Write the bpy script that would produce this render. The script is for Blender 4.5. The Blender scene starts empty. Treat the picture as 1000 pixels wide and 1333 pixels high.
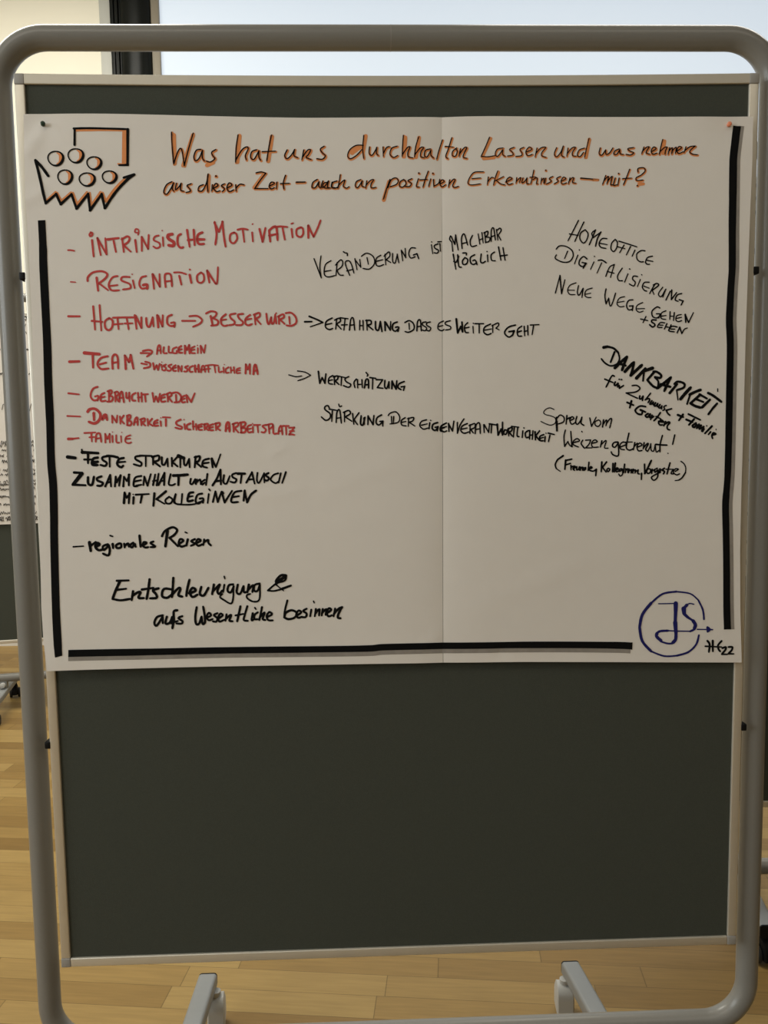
import bpy, bmesh, math, random
from mathutils import Vector, Matrix

scene = bpy.context.scene
col = scene.collection

# ------------------------------------------------------------------ camera
Z0 = 1.074                      # height of the middle of the front pinboard
F_PX = 1050.0                   # focal length in pixels of the 1000 x 1333 frame
RV = Vector((9.12078284e-02, -3.16794352e-02, -1.58189405e-02))
CAM = Vector((-6.47984500e-02, -1.35333812, Z0 + 1.66470461e-01))
R0 = Matrix(((1, 0, 0), (0, 0, -1), (0, 1, 0)))
R = Matrix.Rotation(RV.length, 3, RV.normalized()) @ R0     # world -> camera (x right, y down, z ahead)
cam_data = bpy.data.cameras.new('camera')
cam_data.sensor_fit = 'AUTO'
cam_data.sensor_width = 36.0
cam_data.lens = F_PX / 1333.0 * 36.0
cam_data.clip_start = 0.02
cam = bpy.data.objects.new('camera', cam_data)
col.objects.link(cam)
right, up, back = Vector(R[0]), -Vector(R[1]), -Vector(R[2])
M = Matrix((right, up, back)).transposed().to_4x4()
M.translation = CAM
cam.matrix_world = M
scene.camera = cam

# ------------------------------------------------------------------ view, world, lights
scene.view_settings.view_transform = 'Standard'
scene.view_settings.look = 'None'
scene.view_settings.gamma = 1.0
scene.view_settings.use_curve_mapping = False
scene.view_settings.exposure = 0.0
world = bpy.data.worlds.new('world'); scene.world = world
world.use_nodes = True
world.node_tree.nodes['Background'].inputs[0].default_value = (0.9, 0.95, 1.0, 1)
world.node_tree.nodes['Background'].inputs[1].default_value = 0.3

def area(name, loc, target, sx, sy, power, color):
    d = bpy.data.lights.new(name, 'AREA'); d.shape = 'RECTANGLE'
    d.size = sx; d.size_y = sy; d.energy = power; d.color = color
    o = bpy.data.objects.new(name, d); col.objects.link(o)
    o.location = loc
    o.rotation_euler = (Vector(target) - Vector(loc)).to_track_quat('-Z', 'Y').to_euler()
    return o
WIN_Y = [-3.95, -3.1, -2.25, -0.9]
for i, wy in enumerate(WIN_Y):                       # daylight through the windows of the left wall
    area('window_daylight', (-4.38, wy, 2.35), (0, wy, 2.35), 0.68, 2.3, (38.5, 38.5, 38.5, 43)[i], (0.90, 0.97, 1.0))
for i, (lx, ly) in enumerate(((-1.6, -2.4), (1.6, -2.4), (-1.9, 1.72), (1.6, 1.7))):   # ceiling lamps in front; back pair is added fill to brighten the back wall
    area('ceiling_and_fill_light', (lx, ly, 4.02), (lx, ly, 0), 2.2, 1.1, (24, 15, 119, 46)[i], ((1.0, 0.93, 0.80) if ly < 0 else (1.0, 0.965, 0.86)))

# ------------------------------------------------------------------ helpers
def ray(px, py):
    d = Vector(((px - 500) / F_PX, (py - 666.5) / F_PX, 1.0))
    return (R.transposed() @ d)
def on_y(px, py, y):                                 # where the line of sight meets a plane of constant y
    d = ray(px, py); t = (y - CAM.y) / d.y
    return CAM + d * t
def on_z(px, py, z):
    d = ray(px, py); t = (z - CAM.z) / d.z
    return CAM + d * t

def tag(o, label=None, cat=None, group=None, kind=None):
    if label: o['label'] = label
    if cat: o['category'] = cat
    if group: o['group'] = group
    if kind: o['kind'] = kind
    return o
def empty(name, loc=(0, 0, 0), rz=0.0):
    o = bpy.data.objects.new(name, None); col.objects.link(o)
    o.location = loc; o.rotation_euler = (0, 0, rz); o.empty_display_size = 0.1
    return o
def link(name, bm, mat, parent=None, smooth=False, angle=None):
    bmesh.ops.recalc_face_normals(bm, faces=bm.faces[:])
    me = bpy.data.meshes.new(name); bm.to_mesh(me); bm.free()
    me.materials.append(mat)
    if smooth:
        for p in me.polygons: p.use_smooth = True
        if angle:
            me.set_sharp_from_angle(angle=math.radians(angle))
    o = bpy.data.objects.new(name, me); col.objects.link(o)
    if parent: o.parent = parent
    return o
def add_box(bm, lo, hi, bev=0.0, seg=2):
    lo, hi = Vector(lo), Vector(hi)
    r = bmesh.ops.create_cube(bm, size=1.0)
    vs = r['verts']
    for v in vs:
        v.co = Vector([(lo[i] + hi[i]) / 2 + v.co[i] * (hi[i] - lo[i]) for i in range(3)])
    if bev > 0:
        es = list({e for v in vs for e in v.link_edges})
        bmesh.ops.bevel(bm, geom=es, offset=bev, segments=seg, profile=0.5, affect='EDGES')
def box(name, lo, hi, mat, parent=None, bev=0.0, seg=2):
    bm = bmesh.new(); add_box(bm, lo, hi, bev, seg)
    return link(name, bm, mat, parent, smooth=bev > 0, angle=40)
def add_sweep(bm, pts, r, n=24, closed=False, caps=True):
    pts = [Vector(p) for p in pts]; N = len(pts); rings = []
    t0 = (pts[1] - pts[0]).normalized()
    ref = Vector((0, 1, 0)) if abs(t0.y) < 0.9 else Vector((1, 0, 0))
    for i, p in enumerate(pts):
        a = pts[(i - 1) % N] if (closed or i > 0) else p
        b = pts[(i + 1) % N] if (closed or i < N - 1) else p
        t = (b - a).normalized()
        s = t.cross(ref).normalized(); u = s.cross(t).normalized()
        rings.append([bm.verts.new(p + (s * math.cos(2 * math.pi * k / n) + u * math.sin(2 * math.pi * k / n)) * r) for k in range(n)])
    for i in range(N if closed else N - 1):
        A, B = rings[i], rings[(i + 1) % N]
        for k in range(n):
            bm.faces.new((A[k], A[(k + 1) % n], B[(k + 1) % n], B[k]))
    if not closed and caps:
        bm.faces.new(rings[0]); bm.faces.new(rings[-1])
def add_lathe(bm, prof, n, M4=Matrix()):             # profile (radius, height) around local z
    rings = []
    for (r, z) in prof:
        rings.append([bm.verts.new(M4 @ Vector((r * math.cos(2 * math.pi * k / n), r * math.sin(2 * math.pi * k / n), z))) for k in range(n)])
    for i in range(len(rings) - 1):
        for k in range(n):
            bm.faces.new((rings[i][k], rings[i][(k + 1) % n], rings[i + 1][(k + 1) % n], rings[i + 1][k]))
    bm.faces.new(rings[0]); bm.faces.new(rings[-1])

# ------------------------------------------------------------------ materials
def mat(name, color, rough=0.6, metal=0.0, noise=0.0, nscale=40.0, bump=0.0, bscale=300.0, spec=0.5, stretch=None, coat=0.0):
    m = bpy.data.materials.new(name); m.use_nodes = True
    nt = m.node_tree; b = nt.nodes['Principled BSDF']
    b.inputs['Base Color'].default_value = (*color, 1); b.inputs['Roughness'].default_value = rough
    b.inputs['Metallic'].default_value = metal; b.inputs['Specular IOR Level'].default_value = spec
    b.inputs['Coat Weight'].default_value = coat; b.inputs['Coat Roughness'].default_value = 0.12
    tc = nt.nodes.new('ShaderNodeTexCoord'); vec = tc.outputs['Object']
    if stretch:
        mp = nt.nodes.new('ShaderNodeMapping'); mp.inputs['Scale'].default_value = stretch
        nt.links.new(vec, mp.inputs[0]); vec = mp.outputs[0]
    if noise > 0:
        n = nt.nodes.new('ShaderNodeTexNoise'); n.inputs['Scale'].default_value = nscale; n.inputs['Detail'].default_value = 4
        nt.links.new(vec, n.inputs['Vector'])
        mx = nt.nodes.new('ShaderNodeMix'); mx.data_type = 'RGBA'
        mx.inputs[6].default_value = (*[c * (1 - noise) for c in color], 1)
        mx.inputs[7].default_value = (*[min(1, c * (1 + noise)) for c in color], 1)
        nt.links.new(n.outputs['Fac'], mx.inputs[0]); nt.links.new(mx.outputs[2], b.inputs['Base Color'])
    if bump > 0:
        n2 = nt.nodes.new('ShaderNodeTexNoise'); n2.inputs['Scale'].default_value = bscale; n2.inputs['Detail'].default_value = 3
        nt.links.new(vec, n2.inputs['Vector'])
        bp = nt.nodes.new('ShaderNodeBump'); bp.inputs['Strength'].default_value = bump; bp.inputs['Distance'].default_value = 0.001
        nt.links.new(n2.outputs['Fac'], bp.inputs['Height']); nt.links.new(bp.outputs[0], b.inputs['Normal'])
    return m
MT = {
    'tube': mat('grey_lacquered_steel', (0.195, 0.187, 0.167), 0.29, 0.0, 0.04, 300, 0.03, 900, 0.34),
    'rail': mat('beige_anodised_aluminium', (0.62, 0.575, 0.485), 0.38, 0.5, 0.03, 60),
    'corner': mat('grey_plastic_corner', (0.30, 0.285, 0.26), 0.5),
    'fabric': mat('dark_grey_felt', (0.060, 0.065, 0.052), 0.95, 0.0, 0.14, 420, 0.5, 900, 0.1),
    'black': mat('black_plastic', (0.006, 0.006, 0.006), 0.5, spec=0.15),
    'paper': mat('white_flipchart_paper', (0.74, 0.70, 0.645), 0.85, 0.0, 0.02, 30, 0.08, 500, 0.2),
    'ink_black': mat('black_marker_ink', (0.006, 0.006, 0.006), 0.8, spec=0.06),
    'ink_red': mat('red_marker_ink', (0.50, 0.055, 0.05), 0.6, spec=0.2, noise=0.12, nscale=120),
    'ink_orange': mat('orange_marker_ink', (0.72, 0.27, 0.095), 0.7, spec=0.2, noise=0.10, nscale=90),
    'ink_navy': mat('navy_marker_ink', (0.018, 0.018, 0.12), 0.8, spec=0.06),
    'ink_grey': mat('grey_marker_ink', (0.27, 0.245, 0.215), 0.7, spec=0.2, noise=0.22, nscale=70),
    'bar': mat('light_grey_painted_steel', (0.245, 0.25, 0.245), 0.4, 0.0, 0.03, 80),
    'pale': mat('pale_grey_plastic', (0.46, 0.455, 0.43), 0.45),
    'rubber': mat('black_rubber', (0.015, 0.015, 0.015), 0.6),
    'pin_green': mat('dark_green_pin_plastic', (0.02, 0.05, 0.03), 0.35),
    'pin_orange': mat('orange_pin_plastic', (0.75, 0.24, 0.12), 0.35),
    'steel': mat('steel', (0.5, 0.5, 0.5), 0.3, 1.0),
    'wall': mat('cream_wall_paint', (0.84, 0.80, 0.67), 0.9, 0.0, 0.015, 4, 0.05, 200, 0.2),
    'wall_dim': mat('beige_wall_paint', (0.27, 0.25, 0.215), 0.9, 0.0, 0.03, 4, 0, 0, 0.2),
    'ceil': mat('white_ceiling_paint', (0.75, 0.72, 0.66), 0.9),
    'alu': mat('matt_aluminium', (0.42, 0.42, 0.38), 0.5),
    'gloss_black': mat('black_lacquer', (0.006, 0.007, 0.006), 0.32, spec=0.12),
    'brown': mat('brown_grey_trim', (0.22, 0.19, 0.14), 0.5),
}
def screen_mat():
    m = bpy.data.materials.new('lit_projection_screen'); m.use_nodes = True
    b = m.node_tree.nodes['Principled BSDF']
    b.inputs['Base Color'].default_value = (0.35, 0.37, 0.38, 1); b.inputs['Roughness'].default_value = 0.8
    b.inputs['Emission Color'].default_value = (0.70, 0.805, 0.925, 1); b.inputs['Emission Strength'].default_value = 0.68
    return m
MT['screen'] = screen_mat()

def floor_mat():
    m = bpy.data.materials.new('oak_strip_parquet'); m.use_nodes = True
    nt = m.node_tree; L = nt.links; b = nt.nodes['Principled BSDF']
    tc = nt.nodes.new('ShaderNodeTexCoord'); mp = nt.nodes.new('ShaderNodeMapping')
    mp.inputs['Rotation'].default_value = (0, 0, math.radians(FLOOR_ROT)); mp.inputs['Location'].default_value = (0.07, 0.021, 0)
    L.new(tc.outputs['Object'], mp.inputs[0])
    sp = nt.nodes.new('ShaderNodeSeparateXYZ'); L.new(mp.outputs[0], sp.inputs[0])
    def mth(op, a, c=None):
        n = nt.nodes.new('ShaderNodeMath'); n.operation = op
        for i, v in enumerate((a, c)):
            if v is None: continue
            if isinstance(v, (int, float)): n.inputs[i].default_value = v
            else: L.new(v, n.inputs[i])
        return n.outputs[0]
    W_, L_ = 0.071, 0.47
    rowf = mth('DIVIDE', sp.outputs[1], W_); row = mth('FLOOR', rowf)
    wn = nt.nodes.new('ShaderNodeTexWhiteNoise'); wn.noise_dimensions = '1D'; L.new(row, wn.inputs['W'])
    colf = mth('ADD', mth('DIVIDE', sp.outputs[0], L_), mth('MULTIPLY', wn.outputs['Value'], 7.3)); cc = mth('FLOOR', colf)
    cb = nt.nodes.new('ShaderNodeCombineXYZ'); L.new(row, cb.inputs[0]); L.new(cc, cb.inputs[1])
    wn2 = nt.nodes.new('ShaderNodeTexWhiteNoise'); wn2.noise_dimensions = '2D'; L.new(cb.outputs[0], wn2.inputs['Vector'])
    ramp = nt.nodes.new('ShaderNodeValToRGB'); L.new(wn2.outputs['Value'], ramp.inputs[0])
    e = ramp.color_ramp.elements
    e[0].position = 0.0; e[0].color = (0.205, 0.122, 0.037, 1); e[1].position = 1.0; e[1].color = (0.335, 0.222, 0.078, 1)
    x = e.new(0.5); x.color = (0.275, 0.172, 0.055, 1)
    # grain
    mp2 = nt.nodes.new('ShaderNodeMapping'); mp2.inputs['Scale'].default_value = (5, 70, 1); L.new(mp.outputs[0], mp2.inputs[0])
    ad = nt.nodes.new('ShaderNodeVectorMath'); ad.operation = 'ADD'; L.new(mp2.outputs[0], ad.inputs[0]); L.new(wn2.outputs['Color'], ad.inputs[1])
    g = nt.nodes.new('ShaderNodeTexNoise'); g.inputs['Scale'].default_value = 1.6; g.inputs['Detail'].default_value = 5; L.new(ad.outputs[0], g.inputs['Vector'])
    gr = mth('ADD', mth('MULTIPLY', g.outputs['Fac'], 0.5), 0.75)
    # joints between strips
    fr = mth('FRACT', rowf); edge = mth('MINIMUM', fr, mth('SUBTRACT', 1.0, fr))
    j1 = mth('LESS_THAN', edge, 0.010)
    fc = mth('FRACT', colf); edc = mth('MINIMUM', fc, mth('SUBTRACT', 1.0, fc))
    j2 = mth('LESS_THAN', edc, 0.0022)
    j = mth('SUBTRACT', 1.0, mth('MULTIPLY', mth('MAXIMUM', j1, j2), 0.45))
    mul = mth('MULTIPLY', gr, j)
    vm = nt.nodes.new('ShaderNodeVectorMath'); vm.operation = 'SCALE'; L.new(ramp.outputs[0], vm.inputs[0]); L.new(mul, vm.inputs['Scale'])
    L.new(vm.outputs[0], b.inputs['Base Color'])
    b.inputs['Roughness'].default_value = 0.45; b.inputs['Specular IOR Level'].default_value = 0.2
    return m
FLOOR_ROT = 7.0
MT['floor'] = floor_mat()

# ------------------------------------------------------------------ the room
WALL_Y = 3.6; X_L, X_R, Y_F, CEIL = -4.5, 4.5, -5.2, 4.1
def struct(name, lo, hi, m): return tag(box(name, lo, hi, m), kind='structure')
struct('floor', (X_L - .1, Y_F - .1, -0.1), (X_R + .1, WALL_Y + .2, 0), MT['floor'])
struct('wall_back', (X_L - .1, WALL_Y, 0), (X_R + .1, WALL_Y + .12, CEIL), MT['wall'])
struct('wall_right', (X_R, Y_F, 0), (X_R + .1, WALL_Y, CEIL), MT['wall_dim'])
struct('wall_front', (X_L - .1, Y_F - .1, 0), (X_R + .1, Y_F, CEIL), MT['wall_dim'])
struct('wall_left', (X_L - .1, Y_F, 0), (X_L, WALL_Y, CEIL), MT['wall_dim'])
struct('ceiling', (X_L - .1, Y_F - .1, CEIL), (X_R + .1, WALL_Y + .2, CEIL + .1), MT['ceil'])
for i, wy in enumerate(WIN_Y):
    bm = bmesh.new()
    for dy in (-0.37, 0.37): add_box(bm, (X_L, wy + dy - .03, 1.13), (X_L + .09, wy + dy + .03, 3.57))
    for z in (1.13, 3.57): add_box(bm, (X_L, wy - .40, z - .03), (X_L + .09, wy + .40, z + .03))
    tag(link('window_%d' % (i + 1), bm, MT['ceil']), kind='structure')
box_b = struct('baseboard_back', (X_L, WALL_Y - .015, 0), (X_R, WALL_Y, .08), MT['ceil'])

# projection screen on the back wall and the black post beside it
def wx(px, y=WALL_Y - .05): return on_y(px, 50, y).x
scr = tag(empty('projection_screen', (1.4, WALL_Y, 1.0)),
          'large brightly lit pale blue projection screen on the wall behind the pinboard', 'screen')
def local(o, lo, hi):
    L = o.location
    return tuple(lo[i] - L[i] for i in range(3)), tuple(hi[i] - L[i] for i in range(3))
x_s = wx(209)
lo, hi = local(scr, (x_s, WALL_Y - .05, 0.9), (4.3, WALL_Y - .03, 4.0)); box('screen_surface', lo, hi, MT['screen'], scr)
lo, hi = local(scr, (wx(198.5), WALL_Y - .075, 0.85), (x_s, WALL_Y - .0, 4.05)); tag(box('side_trim', lo, hi, MT['brown'], scr, .004), 'narrow brown-grey strip along the left edge of the screen')
lo, hi = local(scr, (x_s, WALL_Y - .075, 0.85), (4.35, WALL_Y - .0, 0.9)); box('bottom_trim', lo, hi, MT['brown'], scr, .004)
post = tag(empty('support_post', (wx(165), WALL_Y, 0)),
           'glossy black vertical post with grey edge strip beside the lit screen', 'post')
xa, xb, xc, xd = wx(131), wx(145.5), wx(198.3), wx(209)
lo, hi = local(post, (xa, WALL_Y - .06, 0), (xb, WALL_Y, 4.09)); tag(box('edge_strip', lo, hi, MT['alu'], post, .003), 'matt grey strip')
def post_profile():
    w = xc - xb
    prof = [(0, 0.0), (0, .07), (.06, .075), (.085, .075), (.10, .06), (.13, .06), (.145, .082), (.20, .085), (.215, .065), (.245, .065), (.27, .09)]
    prof += [(.27 + .73 * t, .09 + .035 * math.sin(math.pi * t)) for t in (0.15, .3, .45, .6, .75, .9)] + [(1, .08), (1, 0)]
    bm = bmesh.new(); rows = []
    for z in (0, 4.09):
        rows.append([bm.verts.new((xb + a * w - post.location.x, WALL_Y - d - post.location.y, z)) for a, d in prof])
    n = len(prof)
    for i in range(n): bm.faces.new((rows[0][i], rows[0][(i + 1) % n], rows[1][(i + 1) % n], rows[1][i]))
    bm.faces.new(rows[0]); bm.faces.new(rows[1])
    return bm
link('black_channel', post_profile(), MT['gloss_black'], post, True, 50)

# ------------------------------------------------------------------ pinboards
W2, H2, T = 0.6, 0.75, 0.022             # half width, half height, thickness of a panel
TUBE_R, TX, TZT, TZB = 0.0193, 0.6358, 0.8175, -0.9170
TUBE_Y = 0.030
def rounded_path(x, zt, zb, rt, rb, y, n=14):
    pts = []
    for (cx, cz, r, a0) in ((x - rt, zt - rt, rt, 0), (-x + rt, zt - rt, rt, 90), (-x + rb, zb + rb, rb, 180), (x - rb, zb + rb, rb, 270)):
        for k in range(n + 1):
            a = math.radians(a0 + 90 * k / n)
            pts.append((cx + r * math.cos(a), y, cz + r * math.sin(a)))
    out = []
    for i, p in enumerate(pts):          # extra rings along the straight runs
        q = pts[(i + 1) % len(pts)]; out.append(p)
        d = math.dist(p, q)
        if d > 0.2:
            for k in range(1, 6): out.append(tuple(p[j] + (q[j] - p[j]) * k / 6 for j in range(3)))
    return out
def caster(parent, x, y, hood, top=0.078, rz=0.3):
    wide = hood == 'pale'
    M4 = Matrix.Translation((x, y, 0)) @ Matrix.Rotation(rz, 4, 'Z')
    bm = bmesh.new()
    n = 14; rr, zc = (0.026, 0.048) if wide else (0.031, 0.030)      # arched hood over the wheels
    hw = 0.018 if wide else 0.012
    prof = [(rr, 0.016)] + [(rr * math.cos(math.pi * k / n), zc + rr * math.sin(math.pi * k / n)) for k in range(n + 1)] + [(-rr, 0.016)]
    m_ = len(prof); rows = []
    for s, f in ((-hw, .86), (-hw * .85, 1), (hw * .85, 1), (hw, .86)):
        rows.append([bm.verts.new(M4 @ Vector((s, u * f, .016 + (z - .016) * f))) for (u, z) in prof])
    for A_, B_ in zip(rows, rows[1:]):
        for i in range(m_): bm.faces.new((A_[i], A_[(i + 1) % m_], B_[(i + 1) % m_], B_[i]))
    bm.faces.new(rows[0]); bm.faces.new(rows[-1])
    add_lathe(bm, [(0.010, 0.055), (0.010, top + .004)], 14, M4)
    c = link('caster', bm, MT[hood], parent, True, 35)
    for s in ((-0.009, 0.009) if wide else (-0.018, 0.018)):
        b2 = bmesh.new()
        W4 = M4 @ Matrix.Translation((s, 0, 0.023)) @ Matrix.Rotation(math.pi / 2, 4, 'Y')
        add_lathe(b2, [(0.016, -0.006), (0.021, -0.0055), (0.023, -0.003), (0.023, 0.003), (0.021, 0.0055), (0.016, 0.006)], 28, W4)
        link('wheel', b2, MT['rubber'], c, True, 35)
    return c
def add_rrect(bm, x0, x1, z0, z1, y0, y1, r, n=6):
    pts = []
    for (cx, cz, a0) in ((x1 - r, z1 - r, 0), (x0 + r, z1 - r, 90), (x0 + r, z0 + r, 180), (x1 - r, z0 + r, 270)):
        for k in range(n + 1):
            a = math.radians(a0 + 90 * k / n); pts.append((cx + r * math.cos(a), cz + r * math.sin(a)))
    A_, B_ = [[bm.verts.new((p, yy, q)) for p, q in pts] for yy in (y0, y1)]
    m_ = len(pts)
    for i in range(m_): bm.faces.new((A_[i], A_[(i + 1) % m_], B_[(i + 1) % m_], B_[i]))
    bm.faces.new(A_); bm.faces.new(B_)
def foot(root, x, z_floor, ends, skew=0.0, hood='pale', side=1):
    """bar along y, its ends at local y = ends"""
    y0, y1 = ends; w = 0.0195
    bm = bmesh.new()
    add_rrect(bm, x - w, x + w, z_floor + .080, z_floor + .110, y0, y1, .007)
    bar = link('foot', bm, MT['bar'], root, True, 40)
    for v in bar.data.vertices: v.co.x += skew * v.co.y
    for ye in (y0, y1):
        s = 1 if ye > 0 else -1
        bm = bmesh.new(); xc_ = x + skew * ye
        add_rrect(bm, xc_ - w + .0002, xc_ + w - .0002, z_floor + .0802, z_floor + .1098, min(ye - s * .002, ye + s * .004), max(ye - s * .002, ye + s * .004), .007)
        link('end_cap', bm, MT['black'], bar, True, 40)
    return bar
def make_pinboard(loc, rz, label, hood, fx, fends, skew=(0, 0)):
    root = tag(empty('pinboard', (loc[0], loc[1], 0), rz), label, 'pinboard', 'pinboards on grey tube stands')
    zc = Z0
    def b(name, lo, hi, m, bev=0.0):
        lo = (lo[0], lo[1], lo[2] + zc); hi = (hi[0], hi[1], hi[2] + zc)
        return box(name, lo, hi, m, root, bev, 3)
    rw = 0.016
    b('fabric_panel', (-W2 + .004, .004, -H2 + .004), (W2 - .004, T - .004, H2 - .004), MT['fabric'])
    b('side_rail', (-W2, 0, -H2 + rw), (-W2 + rw, T, H2 - rw), MT['rail'], .0020)
    b('side_rail', (W2 - rw, 0, -H2 + rw), (W2, T, H2 - rw), MT['rail'], .0020)
    b('bottom_rail', (-W2 + rw, 0, -H2), (W2 - rw, T, -H2 + rw), MT['rail'], .0020)
    # the top rail sags a little in the middle
    bm = bmesh.new(); rows = []; n = 24
    for i in range(n + 1):
        x = -W2 + rw + (2 * W2 - 2 * rw) * i / n; s = -.0036 * (1 - (x / (W2 - rw)) ** 2)
        rows.append([bm.verts.new((x, yy, zc + zz + s)) for yy, zz in ((0, H2 - .001), (.001, H2), (T - .001, H2), (T, H2 - .001), (T, H2 - rw), (.001, H2 - rw), (0, H2 - rw + .001))])
    for i in range(n):
        for k in range(7): bm.faces.new((rows[i][k], rows[i][(k + 1) % 7], rows[i + 1][(k + 1) % 7], rows[i + 1][k]))
    bm.faces.new(rows[0]); bm.faces.new(rows[-1])
    link('top_rail', bm, MT['rail'], root)
    for sx in (-1, 1):
        for sz in (-1, 1):
            xs = sorted((sx * (W2 + .0004), sx * (W2 - rw - .0004))); zs = sorted((sz * (H2 + .0004), sz * (H2 - rw - .0004)))
            tag(b('corner_piece', (xs[0], -.0004, zs[0]), (xs[1], T + .0004, zs[1]), MT['corner'], .002), 'grey plastic corner piece')
    bm = bmesh.new()
    add_sweep(bm, [(p[0], p[1], p[2] + zc) for p in rounded_path(TX, TZT, TZB, .078, .078, TUBE_Y)], TUBE_R, 32, closed=True)
    tube = link('tube_frame', bm, MT['tube'], root, True)
    bm = bmesh.new(); add_sweep(bm, [(-.0004, TUBE_Y, zc + TZT), (.0004, TUBE_Y, zc + TZT)], TUBE_R + .0003, 32)
    j = link('joint_line', bm, MT['corner'], tube, True, 40)
    for sx in (-1, 1):
        for z in CLIP_Z:
            xs = sorted((sx * (W2 - .0015), sx * (W2 + .0085)))
            b('mounting_clip', (xs[0], -.001, z - .0062), (xs[1], .020, z + .0062), MT['black'], .002)
    for i, (x, en, sk) in enumerate(zip(fx, fends, skew)):
        br = foot(root, x, 0, en, sk)
        bm = bmesh.new()                               # upright that carries the tube on the foot
        add_box(bm, (x + sk * TUBE_Y - .017, TUBE_Y - .014, .108), (x + sk * TUBE_Y + .017, TUBE_Y + .014, zc + TZB - .012), .004)
        link('upright', bm, MT['bar'], br, True, 40)
        bm = bmesh.new(); add_lathe(bm, [(.004, -.012), (.011, -.010), (.013, 0), (.011, .010), (.004, .012)], 18, Matrix.Translation((x + sk * TUBE_Y, TUBE_Y - .026, .128)) @ Matrix.Rotation(math.pi / 2, 4, 'X'))
        link('knob', bm, MT['pale'], br, True, 50)
        s = -1 if i else 1
        for ye in en:
            yy = ye - math.copysign(.030, ye)
            caster(br, x + sk * yy + s * (.020 if ye > 0 and hood == 'pale' else 0), yy + (.016 if ye > 0 and hood == 'pale' else 0), hood, rz=.1 * s)
    return root
CLIP_Z = (0.436, -0.348)
# ------------------------------------------------------------------ the handwriting, one entry per written line
# each block: (part name, label, ink, [ (origin x, origin y, scale), default width, "strokes" ... ])
# a stroke is x,y x,y ... ; "wN" sets the pen width, in the units of its block
A = (40, 150, 6.25); B = (200, 160, 4.1667); C = (430, 160, 5); D = (600, 160, 5.5556); E = (750, 160, 5)
F = (80, 280, 5.5556); G = (250, 280, 5.5556); H = (80, 390, 5.5556); I = (230, 390, 5.5556); J = (80, 490, 5.5556); K = (220, 490, 5.5556)
L = (80, 570, 5.5556); MM = (220, 570, 5.5556); N = (80, 670, 4.5454); O = (260, 720, 5); P = (400, 280, 5.5556); Q = (540, 280, 5.5556)
RR = (370, 400, 5.5556); S = (530, 400, 5.5556); TT = (400, 510, 5.5556); U = (560, 510, 5.5556); V = (710, 280, 8.3333); W = (800, 320, 8.3333)
X = (770, 440, 10); Y = (850, 460, 10); Z = (690, 520, 9.0909); ZA = (790, 550, 9.0909); ZB = (820, 750, 6.6667); PX = (0, 0, 1)

HEAD1 = [
 (B, 7.5, """102,58 105,130 113,228; 113,228 135,165 150,145 160,165 170,238; 170,238 190,160 218,62; 260,150 235,155 222,190 232,212 252,195 268,155; 268,155 268,195 280,213;
 340,150 318,165 325,185 335,200 310,218 288,212; 460,70 450,140 447,218; 449,205 480,152 505,135 515,145 500,180 505,205; 560,150 535,160 528,190 545,203 568,165 572,155; 572,155 573,190 583,208;
 640,70 626,140 615,210; 590,160 662,157; 725,150 712,180 725,198 750,175 765,148; 765,148 762,180 782,192; 815,150 805,203; 808,190 835,152 852,150 840,175 828,190 855,202; 925,130 905,145 915,165 932,182 915,200 885,197"""),
 (C, 8, """215,150 170,150 130,175 113,215 130,237 170,215 205,178; 218,85 211,170 218,235; 255,160 253,200 270,215 292,185 302,162; 302,162 300,200 312,215; 343,160 345,220; 347,200 365,165 385,158; 435,155 400,168 388,205 410,228 438,215;
 475,85 470,160 468,222; 470,208 500,165 518,160 505,195 508,222 537,230; 575,95 555,160 548,225; 550,210 585,165 607,163 590,190 588,220 612,228; 652,170 620,180 612,213 630,222 655,178; 655,178 655,210 672,228; 730,110 707,180 693,235;
 790,98 768,170 752,215 765,232; 748,152 800,158; 822,165 797,185 795,213 815,217 826,185 815,170; 846,170 838,218; 840,205 870,165 887,165 870,200 865,225 888,232"""),
 (D, 8, """205,108 175,180 145,245; 145,245 195,248 245,240; 303,185 262,193 247,228 265,245 300,198; 300,198 300,230 318,245; 382,180 350,195 370,215 375,235 335,243; 452,180 425,195 440,220 435,240 395,245; 468,215 510,195 492,178 468,210 482,240 515,230; 548,185 535,248; 540,225 575,185 612,180 585,215 583,240 615,252;
 690,182 674,225 690,248 720,215 738,170; 738,170 725,232 745,250; 772,185 764,243; 767,225 800,185 827,180 805,215 808,240 832,243; 892,185 855,198 840,235 860,246 885,215; 925,115 908,180 893,250"""),
 (E, 8, """155,165 148,200 165,213 190,178; 190,178 193,207 215,198 237,165; 278,172 250,185 244,205 262,207 282,178; 282,178 285,203 305,208; 372,163 335,170 345,185 372,198 350,212 322,207; 438,160 424,203; 427,190 455,162 472,160 460,180 453,198 475,207; 488,190 517,172 502,160 486,182 495,207 522,200;
 560,112 548,160 538,208; 543,190 570,165 588,162 578,185 575,207; 605,165 595,207; 598,190 622,165 618,205; 620,188 647,162 642,202; 648,190 682,167 665,158 652,182 662,203 692,192; 710,160 698,197; 700,188 735,160 770,155; 770,155 735,188 750,207 785,212"""),
]
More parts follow.
